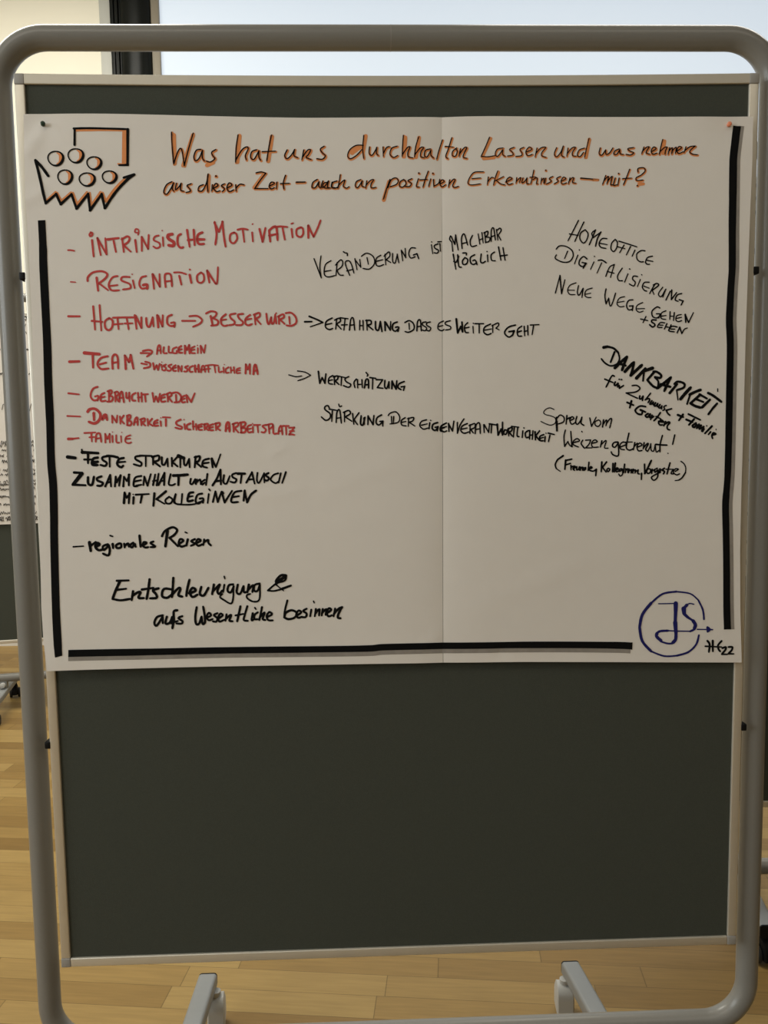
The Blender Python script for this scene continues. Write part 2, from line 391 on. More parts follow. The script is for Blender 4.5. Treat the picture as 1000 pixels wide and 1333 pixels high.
HEAD2 = [
 (B, 7.5, """103,325 75,340 59,378 75,392 98,360 112,330; 112,330 105,360 114,376; 128,333 122,368 143,350 152,333; 152,333 150,368 167,376; 207,335 185,345 197,360 203,375 180,382; 272,340 250,350 246,372 268,372 290,330 298,283; 298,283 294,330 298,377; 321,340 318,374; w10 340,293 343,295; w7.5 326,360 352,345 340,333 327,356 343,377 362,372; 387,335 370,345 387,362 375,377; 402,357 427,342 412,330 400,355 412,377 437,367; 447,340 450,374; 450,357 470,337 492,340;
 558,275 585,270 610,277; 610,277 580,315 550,360; 550,360 622,360; 628,347 657,332 640,325 628,345 638,362 657,355; 670,325 667,360; 716,288 704,330 708,362; 690,333 737,331; w9 775,325 822,324; w7.5 888,310 865,325 860,352 878,353 897,322; 897,322 896,345 907,357; 918,318 910,350 928,348 948,318; 948,318 944,350 954,356; 994,318 970,327 967,350 985,356 1002,350"""),
 (C, 8, """-18,390 -40,395 -48,415 -30,428 0,425; 12,388 8,420 30,425; 65,340 58,385 50,428; 52,412 78,385 95,375 90,395 85,415 105,428 122,418; 198,372 170,385 163,413 180,423 208,380; 208,380 205,412 222,420; 237,380 230,427; 232,410 260,378 282,373 265,402 268,425 297,422;
 388,370 367,430 345,500; 375,425 395,375 425,360 442,378 430,402 388,418; 478,370 455,385 450,412 470,420 492,400 487,378 475,372; 530,365 505,378 527,395 515,415 488,416; 573,365 560,412 578,418; w10 575,327 578,330; w8 637,315 617,370 603,418; 583,372 630,368; 653,365 640,412; w10 667,327 670,330; w8 672,368 674,412; 674,412 705,392 713,365; 715,395 742,380 728,368 714,392 728,414 752,400; 777,370 770,415; 772,400 800,368 812,372 797,405 808,420 834,413"""),
 (D, 8, """162,356 100,358 70,385 50,432 75,450 140,442; 80,405 142,400; 197,393 190,447; 193,428 220,397 237,400; 265,350 247,400 235,450; 240,425 307,390; 255,418 285,442 317,450; 322,430 367,407 350,395 327,420 342,447 372,440; 402,398 397,437; 400,425 425,400 432,402 422,432; 448,400 440,435 460,425 476,400; 476,400 475,440 492,442; 525,345 515,395 503,442; 498,395 540,393; 520,412 550,400 545,440 555,442; 582,402 575,442; 578,425 600,402 597,438; 612,402 604,442; w10 611,344 614,347; w8 662,390 637,405 652,425 615,445; 717,390 690,405 702,425 672,443; 722,425 757,407 740,395 722,422 732,445 762,436; 787,400 776,442; 778,428 802,400 814,402 805,432 830,438; w11 865,402 950,409"""),
 (E, 8, """190,345 170,402; 178,380 208,350 198,398; 202,383 232,350 222,402 240,405; 252,362 240,408 262,405; w9 273,331 276,334; w8 277,362 268,408; 345,305 322,365 305,405; 300,366 357,362; 400,322 400,300 435,295 446,315 420,342 388,360 393,378 432,375; w9 394,411 398,413"""),
]
HEAD_ORANGE = [(E, 10, "105,369 138,371"), (D, 11, "950,409 988,411"), (C, 14, "228,85 212,190; 140,195 190,160 210,165; 345,500 378,380; 485,95 478,220; 575,95 556,222"), (B, 12, "112,70 118,225; 215,70 160,235; 545,352 600,275; 465,72 455,215; 640,75 622,210; 300,290 296,372; 290,232 325,218"), (D, 12, "212,112 155,240; 160,257 238,252; 928,120 895,250; 268,355 240,440"), (E, 12, "82,105 62,225; 570,118 560,200; 404,398 432,396")]

BASKET = [(A, 23, """152,502 100,430 48,375; 48,375 75,480 130,722; 130,722 215,648; 215,648 252,730; 252,730 340,650; 340,650 380,765; 380,765 475,648; 475,648 490,780; 490,780 585,650; 585,650 610,762; 610,762 700,632 795,532 850,492; 850,492 765,517;
 w20 370,255 370,122; w17 362,122 500,120 804,128; w24 800,130 797,412; w18 800,415 728,417""")]
BASKET_ORANGE = [(A, 22, """145,695 210,632; 222,640 258,705; 262,700 335,635; 350,640 385,730; 390,725 465,632; 487,640 500,740; 505,735 575,632; 592,640 620,710; 620,705 690,610 770,530;
 w18 385,137 600,134 765,137; w40 776,140 768,398; w14 720,406 770,408""")]
BALLS = [(212, 360, 62, 57), (378, 340, 62, 55), (527, 400, 58, 50), (288, 510, 58, 57), (467, 530, 63, 52), (650, 512, 57, 48)]

LINES = [
 ('handwritten_line', 'red handwritten line reading INTRINSISCHE MOTIVATION', 'ink_red', [
  (F, 14, """w11 52,257 75,257 98,262; w14 226,185 237,302; w12 222,130 208,142 212,156 225,152 230,135 215,128; w14 265,170 288,292; 265,170 330,287; 330,287 322,172; w17 338,180 418,170; w14 382,192 398,270; 443,172 455,270; 440,180 480,158 497,172 485,200 450,222; 455,222 505,268; 538,185 548,270; w10 555,132 537,128 540,107 558,108 563,125 558,147; w14 585,162 585,262; 585,162 630,248; 630,248 635,148;
  w12 706,152 680,160 672,185 710,205 716,230 692,243 668,230; 737,165 740,228; w8 732,116 734,118; w21 805,142 775,150 778,175 815,200 812,225 778,222; w15 867,142 845,160 845,215 865,240 885,235; 912,112 930,232; 960,112 966,220; 918,185 965,180"""),
  (G, 15, """w16 78,130 48,145 40,180 52,212 90,212; w18 45,180 92,180; w14 167,55 180,140 171,218; 165,60 197,125; 197,125 225,52; 222,52 232,150 245,232; w13 308,130 280,145 278,190 302,208 327,180 325,145 308,130; 332,110 370,103 406,110; 370,115 380,198; 437,130 442,195; w10 439,70 442,68; w15 490,105 512,196; 512,196 532,98; 560,120 567,195; 560,115 590,90 612,95 620,185; 560,152 620,140; w13 600,92 640,86 690,90; w14 657,100 672,180; 721,105 728,165; w11 720,66 732,62; w13 788,92 758,108 758,148 785,162 804,140 802,102 788,92; w16 842,80 842,168; 842,82 880,160; w13 880,160 910,95 930,42""")]),
 ('handwritten_line', 'red handwritten line reading RESIGNATION', 'ink_red', [
  (F, 14, """w9 70,485 105,487; w14 193,478 195,450 230,418 290,408 332,425 325,455 275,495; w16 258,455 268,548; w13 275,495 340,545; 408,443 370,455 345,505 365,545 420,545; 350,515 408,508; 495,450 445,450 438,475 495,500 500,530 447,540; 520,475 532,530; w9 514,430 516,431; w13 615,443 580,455 566,500 582,532 610,530; w18 595,508 622,505 622,535; w14 662,430 672,535; 665,430 714,520; 714,520 712,430; w13 756,522 750,440 772,425 795,440 802,518; 755,482 800,478; w12 818,418 860,417 905,430; w14 855,442 870,505; w16 930,435 942,492; w12 930,396 935,398"""),
  (G, 13, "67,418 40,440 42,480 65,493 88,475 86,435 67,418; w15 112,405 128,490; 112,405 172,498; w12 172,498 184,490 190,380")]),
 ('handwritten_line', 'red handwritten line reading HOFFNUNG, an arrow, BESSER WIRD', 'ink_red', [
  (H, 13, """w15 52,122 135,122; w13 232,50 245,218; 278,42 290,225; w14 222,155 298,162; w14 348,135 318,158 320,205 345,222 368,200 372,155 348,135; w13 375,132 450,130 532,130; 408,142 415,215; 385,180 445,175; 475,140 488,215; 460,174 515,172; w15 533,115 545,212; 540,120 580,205; 580,205 580,130; w14 615,135 620,185 640,195 662,130; 662,130 668,195; w17 695,115 702,202; w14 700,118 732,195; 732,195 735,115; 800,112 770,128 768,172 790,192 815,190; 795,170 820,168 818,200; w13 875,155 970,155"""),
  (I, 13, """95,122 150,120 185,148 170,175 120,198; 215,102 250,86 287,95 285,118 262,135; w15 248,122 262,185; w13 262,135 300,155 295,183 250,190; 357,108 325,138 325,175 345,192 372,187; 325,150 360,145; 427,103 388,112 395,138 420,160 415,180 380,187; 482,105 445,112 455,140 482,165 470,185 430,186; 533,113 502,138 500,175 520,188 547,178; 500,148 542,140; 565,108 572,182; 560,112 598,98 602,122 575,140; 575,140 610,180; 650,105 658,165 670,178 685,130; 685,130 690,175 705,165 715,108; 716,125 722,175; w9 721,99 723,101; w13 740,122 742,178; 735,125 770,108 777,130 748,145; 750,148 782,178; 790,100 830,98 862,130 865,170 830,192 795,188; 815,128 820,178""")]),
 ('handwritten_line', 'red handwritten line reading TEAM, with ALLGEMEIN and WISSENSCHAFTLICHE MA behind two small arrows', 'ink_red', [
  (H, 11, """w19 60,450 130,447; w22 168,386 275,395; w16 228,405 230,492; w14 335,410 285,425 262,465 288,502 342,498; 280,468 325,456; 372,500 370,420 390,397 408,420 412,498; 372,458 410,452; w16 467,502 460,405; 460,405 490,452; 490,452 502,402; 502,402 522,500;
  w13 575,387 640,388; 590,372 635,365 658,380 620,412; 580,462 620,470; 608,450 640,460 640,485 597,497; w12 692,395 700,340 715,334 720,390; 695,370 720,365; 742,345 740,385 765,388; 778,340 778,380 798,385; 835,345 808,358 808,385 835,387 835,370; w14 868,337 850,352 852,382 875,385; 850,364 872,360; 895,390 895,335; 895,335 910,365; 910,365 925,330; 925,330 928,390; w12 965,340 940,355 940,385 968,388; 940,367 965,362;
  w13 665,460 672,505; 672,505 690,475; 690,475 700,508; 700,508 712,465; w11 725,472 730,510; w7 727,452 729,453; w12 757,470 740,480 758,495 750,512 736,512; 797,470 775,480 795,500 785,515 766,512; 827,475 808,490 812,515 832,515; 808,497 830,492; 845,480 848,520; 848,480 870,520; 870,520 872,480; 917,480 895,490 915,505 905,520 888,520; 952,480 928,495 932,522 952,522; 965,480 968,522; 990,480 993,525; 965,502 992,502"""),
  (I, 12, """155,352 155,388; w8 152,332 154,333; w12 175,335 178,388; 178,338 200,385; 200,385 210,330; 135,475 140,525; 160,472 165,525; 138,500 165,500; 178,525 185,485 200,483 208,525; 180,510 205,505; w11 212,478 260,473 302,478; 230,485 232,525; 215,503 245,500; 275,480 282,528; 305,490 308,525 332,520; 340,492 343,530; w7 346,470 348,471; w11 377,490 357,505 360,530 380,528; 392,490 395,530; 415,490 420,532; 394,512 418,512; 460,495 437,505 437,532 462,530; 435,515 460,512; w14 500,535 502,470; 502,470 515,505; 515,505 530,470; 530,470 532,538; 557,540 562,485 575,475 588,540; 560,517 585,512""")]),
 ('handwritten_line', 'red handwritten line reading GEBRAUCHT WERDEN', 'ink_red', [
  (J, 12.5, """w13 52,122 128,130; w13 262,75 228,92 212,140 232,172 262,170; 245,145 270,142 262,175; 312,120 288,135 288,178 322,175; 290,152 314,147; 335,108 360,100 365,118 345,138; 345,138 372,150 365,178 332,183; 345,112 345,180; 390,115 392,182; 385,118 405,110 414,128 395,147; 396,147 414,182; 420,182 425,130 440,112 453,187; 422,157 450,152; 470,118 472,155 488,152 492,118; 492,118 494,180; 537,120 512,138 515,172 537,175; 555,120 560,182; 580,120 583,182; 555,152 582,150; 590,130 628,128; 605,135 610,182; 660,120 670,182; 670,182 685,145; 685,145 700,185; 700,185 714,125; 747,130 722,145 725,182 754,180; 725,157 750,150; 768,125 772,182; 760,130 790,117 797,138 775,152; 775,152 802,185; 805,120 840,117 867,145 855,182 818,188; 830,135 832,178; 892,140 870,155 875,187 897,185; 870,167 895,160; 905,135 912,187; 910,140 940,185; 940,185 965,123""")]),
 ('handwritten_line', 'red handwritten line reading DANKBARKEIT SICHERER ARBEITSPLATZ', 'ink_red', [
  (J, 15, """w12 45,286 138,290; w18 192,255 205,238 245,235 282,270 275,315 240,340 200,328; 235,265 238,315; w16 298,312 308,282 324,278 332,315; 302,302 328,297; w13 368,285 370,335; 370,288 400,332; 400,332 405,283; 425,290 428,342; 452,283 430,315; 430,315 456,342; w15 478,285 478,350; w13 475,285 497,280 500,300 480,315; 480,315 507,330 500,353 475,352; 525,350 535,308 550,298 553,352; 528,332 552,328; 577,310 580,354; 572,312 602,303 602,325 580,332; 580,332 608,355; 625,308 628,356; 657,306 632,337; 632,337 662,358; 697,315 672,330 675,356 702,355; 672,340 698,335; 718,325 722,358; w8 720,299 722,300; w12 735,295 788,297; w14 757,310 757,358"""),
  (K, 13, """w13 87,312 55,328 60,350 95,365 85,380 48,370; w12 113,345 118,382; w8 110,312 112,313; w13 157,340 132,353 135,380 157,384; 175,325 178,383; 197,345 200,387; 175,362 198,362; 242,345 215,355 218,384 242,386; 215,367 240,362; 258,345 260,386; 255,347 282,343 280,362 262,370; 262,370 288,390; 322,345 295,358 298,387 322,389; 295,372 320,366; 340,340 342,389; 335,342 367,336 367,356 345,370; 345,370 372,390;
  w15 412,395 418,342 435,336 440,398; 415,377 438,373; 468,345 470,400; w13 462,345 497,335 502,355 475,372; 475,372 504,405; w14 515,335 550,331 552,353 525,370; 522,340 525,405; 525,370 557,378 550,403 520,406; w12 597,350 570,363 575,403 600,401; 570,382 595,376; 608,365 610,405; w8 606,341 608,342; w12 615,352 662,350; 642,355 647,405; 702,350 678,360 702,385 690,405 670,402; 722,350 728,412; 705,352 747,343 750,363 728,380; 755,355 758,411 782,412; 792,415 800,370 815,360 822,420; 795,397 820,393; 825,358 868,358; 848,365 850,420; 870,372 907,369; 907,369 890,392 870,420; 870,421 890,419 908,423; 876,396 906,395""")]),
 ('handwritten_line', 'red handwritten line reading FAMILIE', 'ink_red', [
  (J, 11, "w19 52,452 85,451; w12 80,450 127,446; w12 168,409 248,405; 218,415 222,470; 205,440 240,438; 250,472 255,420 280,414 290,474; 252,450 288,445; 320,478 318,415; 318,415 335,452; 335,452 350,416; 350,416 352,478; 370,430 372,475; w7 370,402 372,403; w11 398,425 400,475 420,478; 432,432 435,475; w7 437,405 439,406; w11 500,425 470,438 464,470 485,483 507,476; 468,452 500,449")]),
 ('handwritten_line', 'bold black handwritten line reading FESTE STRUKTUREN', 'ink_black', [
  (L, 16, """w25 48,138 103,145; w12 150,85 154,112; w21 152,104 268,110; w17 195,115 195,182; w15 168,156 225,156; w18 265,142 232,152 226,192 265,196; w22 230,178 265,172; w15 335,132 300,140 302,160 330,180 318,202 285,195; w17 330,130 372,132 412,142; w14 350,140 352,208; w16 452,145 418,155 406,190 432,212 450,200; w14 412,176 464,172;
  575,130 540,135 540,155 580,180 572,202 525,190; w15 570,128 655,130; w13 612,135 612,205; w15 665,135 665,192; 658,138 705,128 705,160 670,172; 670,172 715,206; w14 728,140 730,188 748,192 768,150; 768,150 772,206; 800,145 802,205; 838,140 805,175; 805,175 842,206; w24 848,130 888,146; w14 862,145 862,212"""),
  (MM, 14, "110,140 112,190 128,195 148,152; 148,152 152,212; w15 195,135 188,212; 188,140 225,133 218,165 195,175; 195,175 235,210; w14 292,150 252,163 245,202 278,215; 248,184 290,178; w17 312,150 318,212; w16 312,150 342,210; w12 342,210 375,118")]),
 ('handwritten_line', 'bold black handwritten line reading ZUSAMMENHALT und AUSTAUSCH', 'ink_black', [
  (L, 17, """w18 95,250 155,253; w26 150,258 90,335; w17 85,338 178,342; 195,285 198,330 225,338 238,280; w16 292,278 262,290 265,308 302,325 290,345 262,345; w15 320,350 340,305 355,268; 355,268 362,350; 332,322 360,318; 390,350 395,280; 395,280 402,320; 402,320 430,270; 430,270 420,345; 450,350 455,280; w13 455,280 475,312; 475,312 495,263; w16 490,265 490,342; w14 580,275 535,288 525,345 552,348; 528,315 578,305; 545,345 580,338; w14 595,340 602,280; 602,280 625,345; 625,345 648,262; 665,340 680,265; 692,342 705,258; 665,312 700,305; 705,340 747,253; w16 747,253 745,340; w13 718,312 748,308; 792,262 778,330 800,342 825,332; w20 812,272 865,270 915,265; w17 850,275 848,340"""),
  (MM, 13, """160,295 156,328 172,332 192,298; 192,298 194,332; w13 205,300 198,335; 203,320 228,300 232,335; 262,302 240,318 243,337 262,322; w13 280,260 270,340;
  w15 318,342 350,290 374,230; 374,230 378,335; w16 342,312 380,308; w13 400,268 396,318 418,330 442,275; 490,253 460,265 465,285 490,300 477,322 445,315; w19 500,258 552,258; w14 528,262 520,325; w14 562,322 602,248; 602,248 622,330; 580,300 615,298; w12 642,252 638,305 655,323 690,255; 690,255 692,322; w14 722,253 700,268 725,290 712,308 690,302; w12 792,255 757,268 738,302 770,326 792,316; w13 810,255 795,322; 847,247 820,325""")]),
 ('handwritten_line', 'bold black handwritten line reading MIT KOLLEGINNEN', 'ink_black', [
  (L, 15, "w18 455,470 460,395; w14 460,398 475,432; 475,432 498,400; w16 495,400 490,472; 525,428 522,475; w9 521,407 523,409; w14 540,410 635,405; w16 585,412 575,468; w17 675,400 668,490; w18 758,386 690,442; w13 690,442 748,476; w13 782,425 755,448 763,472 792,472 806,445 782,425; w12 830,408 820,458 838,478 870,478"),
  (MM, 12, "50,405 38,455 55,476 120,482 185,478 230,460; w13 98,405 92,480; w16 178,393 148,402 138,455 178,450; w13 142,425 175,420; w14 242,402 208,412 195,455 215,474 242,455; 225,438 250,438 248,468; w13 290,405 282,470; w12 292,370 300,380; w14 320,462 338,387; 338,387 355,462; 355,462 382,388; w14 395,400 385,390 405,466; w14 405,466 458,382; 527,382 475,395 452,460 502,462; 462,427 508,420; w16 550,380 542,452; w14 550,385 567,464; w16 567,464 595,410 632,380")]),
 ('handwritten_line', 'black handwritten line reading regionales Reisen', 'ink_black', [
  (N, 13, """w9 75,188 135,184; w17 170,162 178,212; w14 173,185 207,160; 205,188 230,175 215,165 205,187 222,207 245,205; w13 278,173 250,185 255,207 285,180; 283,178 290,205 282,238 250,228; w15 307,172 310,195; w10 292,122 307,127; w13 347,168 328,178 332,195 355,192 357,172 347,168; 375,170 378,192; 380,182 398,168 403,188; 428,165 410,178 420,192 438,172; 438,172 443,188; w15 465,123 472,187; w12 482,182 507,166 492,160 484,178 498,192 517,190; 547,157 530,165 547,178 558,188 530,190;
  w13 598,125 615,95 660,73 687,90 670,118 642,135; w17 630,95 618,185; w13 642,135 692,185; 698,172 724,152 705,143 697,170 712,187 737,180; w14 750,145 742,180; w9 735,102 746,107; w12 792,143 770,155 792,170 768,182; 800,167 827,152 810,143 799,165 812,182 838,172; 847,145 842,178; 845,162 870,147 872,165 887,180""")]),
 ('handwritten_line', 'bold black handwritten line reading Entschleunigung and an ampersand', 'ink_black', [
  (N, 14, """w13 332,388 402,386; w15 350,392 328,440 308,492; w13 308,495 355,503 410,495; 328,442 387,435; w14 428,450 420,502; 423,478 455,457 472,457 460,488 492,490; 525,380 518,440 508,495; 480,440 548,430; 578,433 545,445 562,465 567,488 528,492; 660,440 615,435 600,455 602,482 630,488 655,470; 665,372 662,430 657,485; 660,468 695,432 707,437 695,472 718,482; 760,383 747,440 742,478; 758,462 797,447 780,430 763,455 778,484 808,470; 830,425 822,465 845,475 872,430"""),
  (O, 14, """w16 95,202 84,264; w14 86,250 120,212 134,203 118,243 128,263 150,240; w12 163,203 155,250; w10 162,149 166,163; w14 220,200 192,207 184,242 205,252 224,213; w11 222,212 220,290 205,325 160,302 135,282 150,262; w14 250,203 243,250 265,262 287,213; 287,213 290,250 308,250; w15 322,203 312,252; w14 315,240 345,208 352,215 345,250; w13 392,195 360,205 356,240 378,242 394,200; w11 394,200 390,298 350,312 312,290 310,270 332,262;
  w15 502,195 500,175 530,142 565,142; w20 512,180 555,152; w12 565,145 555,175 500,195 445,240; w11 445,240 485,243 540,230; w15 540,228 595,208; w8 495,200 548,242""")]),
 ('handwritten_line', 'bold black handwritten line reading aufs Wesentliche besinnen', 'ink_black', [
  (N, 13, "603,592 570,602 554,635 568,652 602,602; 602,602 604,638; 627,600 620,640 645,635 658,602; 658,602 655,640; w14 688,562 668,570 668,620 660,668; w12 640,640 692,625; 718,597 695,608 718,625 715,640 683,640; w13 803,545 795,600 800,642 818,640 832,600; 832,600 838,642 852,632 850,590 841,541"),
  (O, 13, """48,417 77,402 62,385 48,412 62,433 88,425; 117,388 95,400 117,420 110,442 88,440; 125,422 152,402 138,390 124,415 132,442 162,430; 177,395 170,437; 173,425 200,400 207,405 195,435 217,440; w14 267,343 255,400 246,440; w12 235,402 287,392; w13 312,343 295,400 290,432 315,437; 347,388 340,432 352,430; w10 361,352 368,362; w13 380,382 360,398 358,425 380,427; 407,348 397,400 390,432; 392,417 420,385 424,390 412,425 430,432; 440,412 472,395 455,380 438,405 448,432 477,434;
  w12 572,305 556,370 552,415; w14 552,415 562,385 600,368 632,385 620,415 580,426 552,415; w13 635,402 662,382 645,370 630,395 642,417 667,410; 697,358 675,373 697,390 690,412 665,412; 727,365 720,407; w9 742,309 746,320; w13 757,360 750,407; 753,390 780,360 778,402; 802,360 795,402; 797,387 825,360 820,398; 830,387 857,365 842,355 828,380 838,407 862,400; w14 882,358 872,407; 875,390 905,358 927,348; 927,348 905,388 900,415 918,420""")]),
 ('handwritten_line', 'black slanted handwritten note reading VERÄNDERUNG IST MACHBAR MÖGLICH', 'ink_black', [
  (P, 8.5, """50,318 75,385 102,457; w8 102,457 92,380 100,298; w8.5 172,333 132,362 124,428 150,450 200,440; 130,410 172,402; 217,345 208,440; 205,365 240,327 257,342 250,375 215,402; 215,402 235,435 262,437; 307,438 275,350 300,333 320,360 338,422; 285,407 330,395; w10 262,268 275,277; w9 280,277 290,280 290,297; w8.5 345,318 360,398; 345,325 387,380; 387,380 380,323; 392,300 430,278 475,300 487,350 450,392 403,388; 432,310 442,358; 532,293 500,315 498,360 520,372 552,360; 498,337 545,325; 562,285 568,362; 555,300 590,268 597,298 570,325; 570,325 603,345; 617,280 618,335 635,348 652,285; 650,285 662,347; 680,256 690,332; 685,262 712,310; 712,310 708,243; 783,240 750,240 734,278 748,312 780,302; w10 768,290 793,280; 793,280 806,316;
  w8 898,215 908,280; 899,193 902,196; w9 947,207 920,220 925,240 950,255 940,275 918,272; w9 945,193 972,190; 960,205 964,260""")
  ,(Q, 9, """275,262 268,195; 268,195 253,175 260,150 275,180 290,212; 290,212 295,143; 295,143 314,252; 342,242 338,165 358,138 382,217; 342,207 380,197; 417,148 400,188 410,227 447,220; 458,138 470,210; 485,128 494,202; 465,182 492,170; 505,125 512,202; 500,130 527,118 525,145 508,160; 508,160 542,165 535,192 510,197; 552,190 553,110 570,98 582,182; 555,157 580,148; 590,105 600,182; 590,115 615,96 624,113 605,142; 602,145 622,182;
  w10 278,283 297,392; 282,335 300,340 318,298; 310,288 318,368 337,378; 362,308 345,332 350,357 375,352 382,322 362,308; 348,275 372,275 372,290; 432,288 402,308 405,347 425,358 445,347; 420,330 438,328 450,360; 480,283 475,335 490,347 510,335; 525,290 528,337; w8 521,264 524,266; w9 577,268 552,288 555,327 582,332; w10 605,232 622,327; 637,238 652,327; 615,297 668,290""")]),
 ('handwritten_line', 'black handwritten line of an arrow and ERFAHRUNG DASS ES WEITER GEHT', 'ink_black', [
  (RR, 9.5, """w13 150,107 200,106; w12 182,68 240,92 280,112; w9 280,112 190,143; w10 347,80 305,105 300,145 325,163 352,155; 305,127 345,118; 380,85 373,160; 365,95 400,81 407,103 378,122; 378,122 413,160; w10 405,78 462,85; 440,90 432,167; 415,130 457,128; w10 472,167 482,90 500,83 510,167; 478,132 508,128; 547,98 545,165; 570,98 572,167; 545,135 570,135; 597,95 600,167; w11 590,98 625,98 627,123 600,130; 600,130 642,165; w12 660,105 662,158 682,165 695,105; 695,105 707,177; w13 728,108 730,170; w12 732,110 767,168; w10 767,168 770,105; w11 817,108 787,123 783,160 803,175 822,160; 805,147 827,145 822,177; w10 872,112 905,98 935,122 937,160 900,182 873,177; w9 902,118 905,162"""),
  (S, 10, """70,172 75,105 95,96 102,172; 72,142 100,138; w9 137,107 113,112 112,130 140,150 130,170 106,165; 167,107 143,115 142,132 170,150 160,172 138,165; 262,100 230,118 223,155 250,170 267,160; 228,140 258,132; 312,98 280,107 278,125 312,140 312,158 278,165;
  w14 355,85 365,187; w13 365,185 387,140; 387,140 400,178; 400,178 396,108; w10 437,113 415,138 420,180 442,184; 415,152 447,145; w9 475,140 478,187; 477,117 480,119; w10 490,120 552,120; 520,125 520,187; 602,123 560,145 553,180 578,200 607,190; w9 558,167 608,158; 618,130 618,184; 612,135 655,115 660,133 640,152; 640,152 664,165; w11 782,130 732,145 703,185 733,217 765,198; w13 735,178 772,172; 772,172 760,205; w10 827,138 797,163 800,207 827,210; w12 795,182 825,172; w10 845,140 848,207; 870,135 872,202; 845,177 870,170; w10 890,130 952,127; w10 912,138 902,198""")]),
 ('handwritten_line', 'black handwritten line of an arrow and WERTSCHÄTZUNG', 'ink_black', [
  (RR, 11, """w8 35,490 85,503 128,498; 98,462 150,470 192,493; 192,493 150,515 100,532; w12 248,465 258,550; 258,550 275,510; 275,510 295,550; 295,550 302,483; w10 352,495 325,513 323,550 352,557; 322,532 350,526; w11 362,500 365,560; 358,505 387,498 387,520 368,532; 368,532 397,560; w10 395,500 442,510; 415,510 412,567; 467,503 440,518 450,540 482,560 465,580 428,567; 522,520 505,545 512,582; 530,525 532,584; 562,525 565,582; 530,560 562,558; w12 580,584 590,527 608,527 610,585; 585,562 610,560; w10 592,473 606,490; 606,490 600,500; w11 620,510 662,515; 640,518 638,592; 665,525 712,525; 712,525 673,582; 673,582 714,587; 728,530 726,575 742,587 757,540; 757,540 758,587; w13 780,535 778,590; 780,540 808,592; 808,592 814,533; w11 867,538 830,555 823,582 845,597; 845,577 870,572; 870,572 862,602""")]),
 ('handwritten_line', 'black handwritten line reading STÄRKUNG DER EIGENVERANTWORTLICHKEIT', 'ink_black', [
  (TT, 10.5, """160,117 150,101 130,108 130,130 165,158 165,190 135,207 103,182; w10 160,126 215,135; 182,140 178,214; 210,222 215,150 235,133 247,227; 212,192 245,187; w9 228,90 235,108 250,103; w10.5 270,145 270,217; 262,150 300,136 312,158 275,182; 275,182 322,213; 328,158 337,235; 374,153 338,202; 338,202 364,238; w12 390,175 386,230 403,240 417,185; 410,190 412,235; 440,175 438,237; 440,178 475,237; 475,237 482,172; w11 537,168 505,188 498,225 518,240 545,217; 525,215 547,212; 547,212 545,248;
  w9 585,172 600,155 640,146 667,180 657,220 598,233; w10 625,180 622,220; w9 608,180 610,225; w9.5 707,188 680,208 683,240 714,247; 678,222 712,215; 732,190 730,250; 725,195 767,186 762,210 735,220; 735,220 777,248; 862,203 825,215 813,245 838,270 872,262; 825,242 867,232; w11 885,225 880,267; w8 890,206 894,209; w12 942,223 910,235 903,265 923,280 940,265; 925,257 945,252; 945,252 940,282; 992,233 967,250 962,280 985,287; 965,265 990,260"""),
  (U, 10, """117,226 85,243 80,275 98,290 120,282; 82,262 117,252; w11 132,230 135,287; 132,232 160,284; 160,284 170,213; w10 195,222 195,300; 195,300 215,240 243,196; 267,230 230,248 220,280 243,300 277,290; 228,270 265,262; 287,238 285,302; 280,245 320,230 320,258 290,272; 290,272 310,298; 323,302 330,240 355,228 360,302; 328,272 358,268; 385,238 388,294; 388,238 420,294; 420,294 427,230; w11 425,232 475,240; 442,240 438,297; w13 482,235 488,312; 488,312 510,270; 510,270 520,312; 520,312 520,220; w11 537,275 528,300 545,307 554,282 537,275; 562,265 565,320; 558,270 587,258 587,280 568,292; 568,292 590,320; w10 585,250 637,256; 605,262 598,327; 630,260 625,317 640,324; w11 667,283 662,330; w9 674,261 677,263; w11 707,280 685,298 690,330 710,327; 717,280 715,342; 740,283 735,344; 715,314 738,312; w12 755,290 758,347; 787,283 760,318; 760,318 787,352; w11 817,310 790,323 792,352 814,354; 790,337 815,330; 828,325 825,360; w8 833,299 836,301; w11 850,299 894,309; 862,315 852,360""")]),
 ('handwritten_line', 'black slanted handwritten word HOMEOFFICE at the top right', 'ink_black', [
  (V, 13, """355,62 300,170 242,282; 414,80 360,190 315,290; 258,208 352,225; 428,163 380,198 370,260 405,307 440,280 460,210 428,163; w14 472,325 505,250 540,165; w13 540,165 500,200 515,248; 515,248 598,188; w15 598,188 560,260 540,342; w13 662,260 610,260 578,310 595,352 652,366; 590,310 665,325; 752,268 715,308 706,370 735,400 767,360 775,300 752,268; w13 792,288 880,315 985,350; 847,330 800,412; 775,347 857,370; w14 917,345 872,437; 964,385 935,450"""),
  (W, 13, "322,60 280,58 235,93 238,150 270,178 307,178; 402,118 350,133 328,180 345,205 372,205; 345,163 407,175")]),
 ('handwritten_line', 'black slanted handwritten word DIGITALISIERUNG below HOMEOFFICE', 'ink_black', [
  (V, 13, "115,372 150,338 220,343 285,388 297,450 260,505 190,514 120,485 103,462 118,433; w12 238,395 205,474; 348,438 312,532; 363,381 367,384; w14 447,480 410,453 370,490 363,540 405,562 432,522; w15 395,517 440,527; 440,527 405,580; w12 522,512 485,592; 526,451 530,454; w15 568,495 610,493 655,522; w12 605,522 555,632; w13 650,667 690,570 742,540; 742,540 700,680; 665,615 738,635; 827,580 778,660 788,712 830,716; 888,643 852,732; w14 906,589 911,592"),
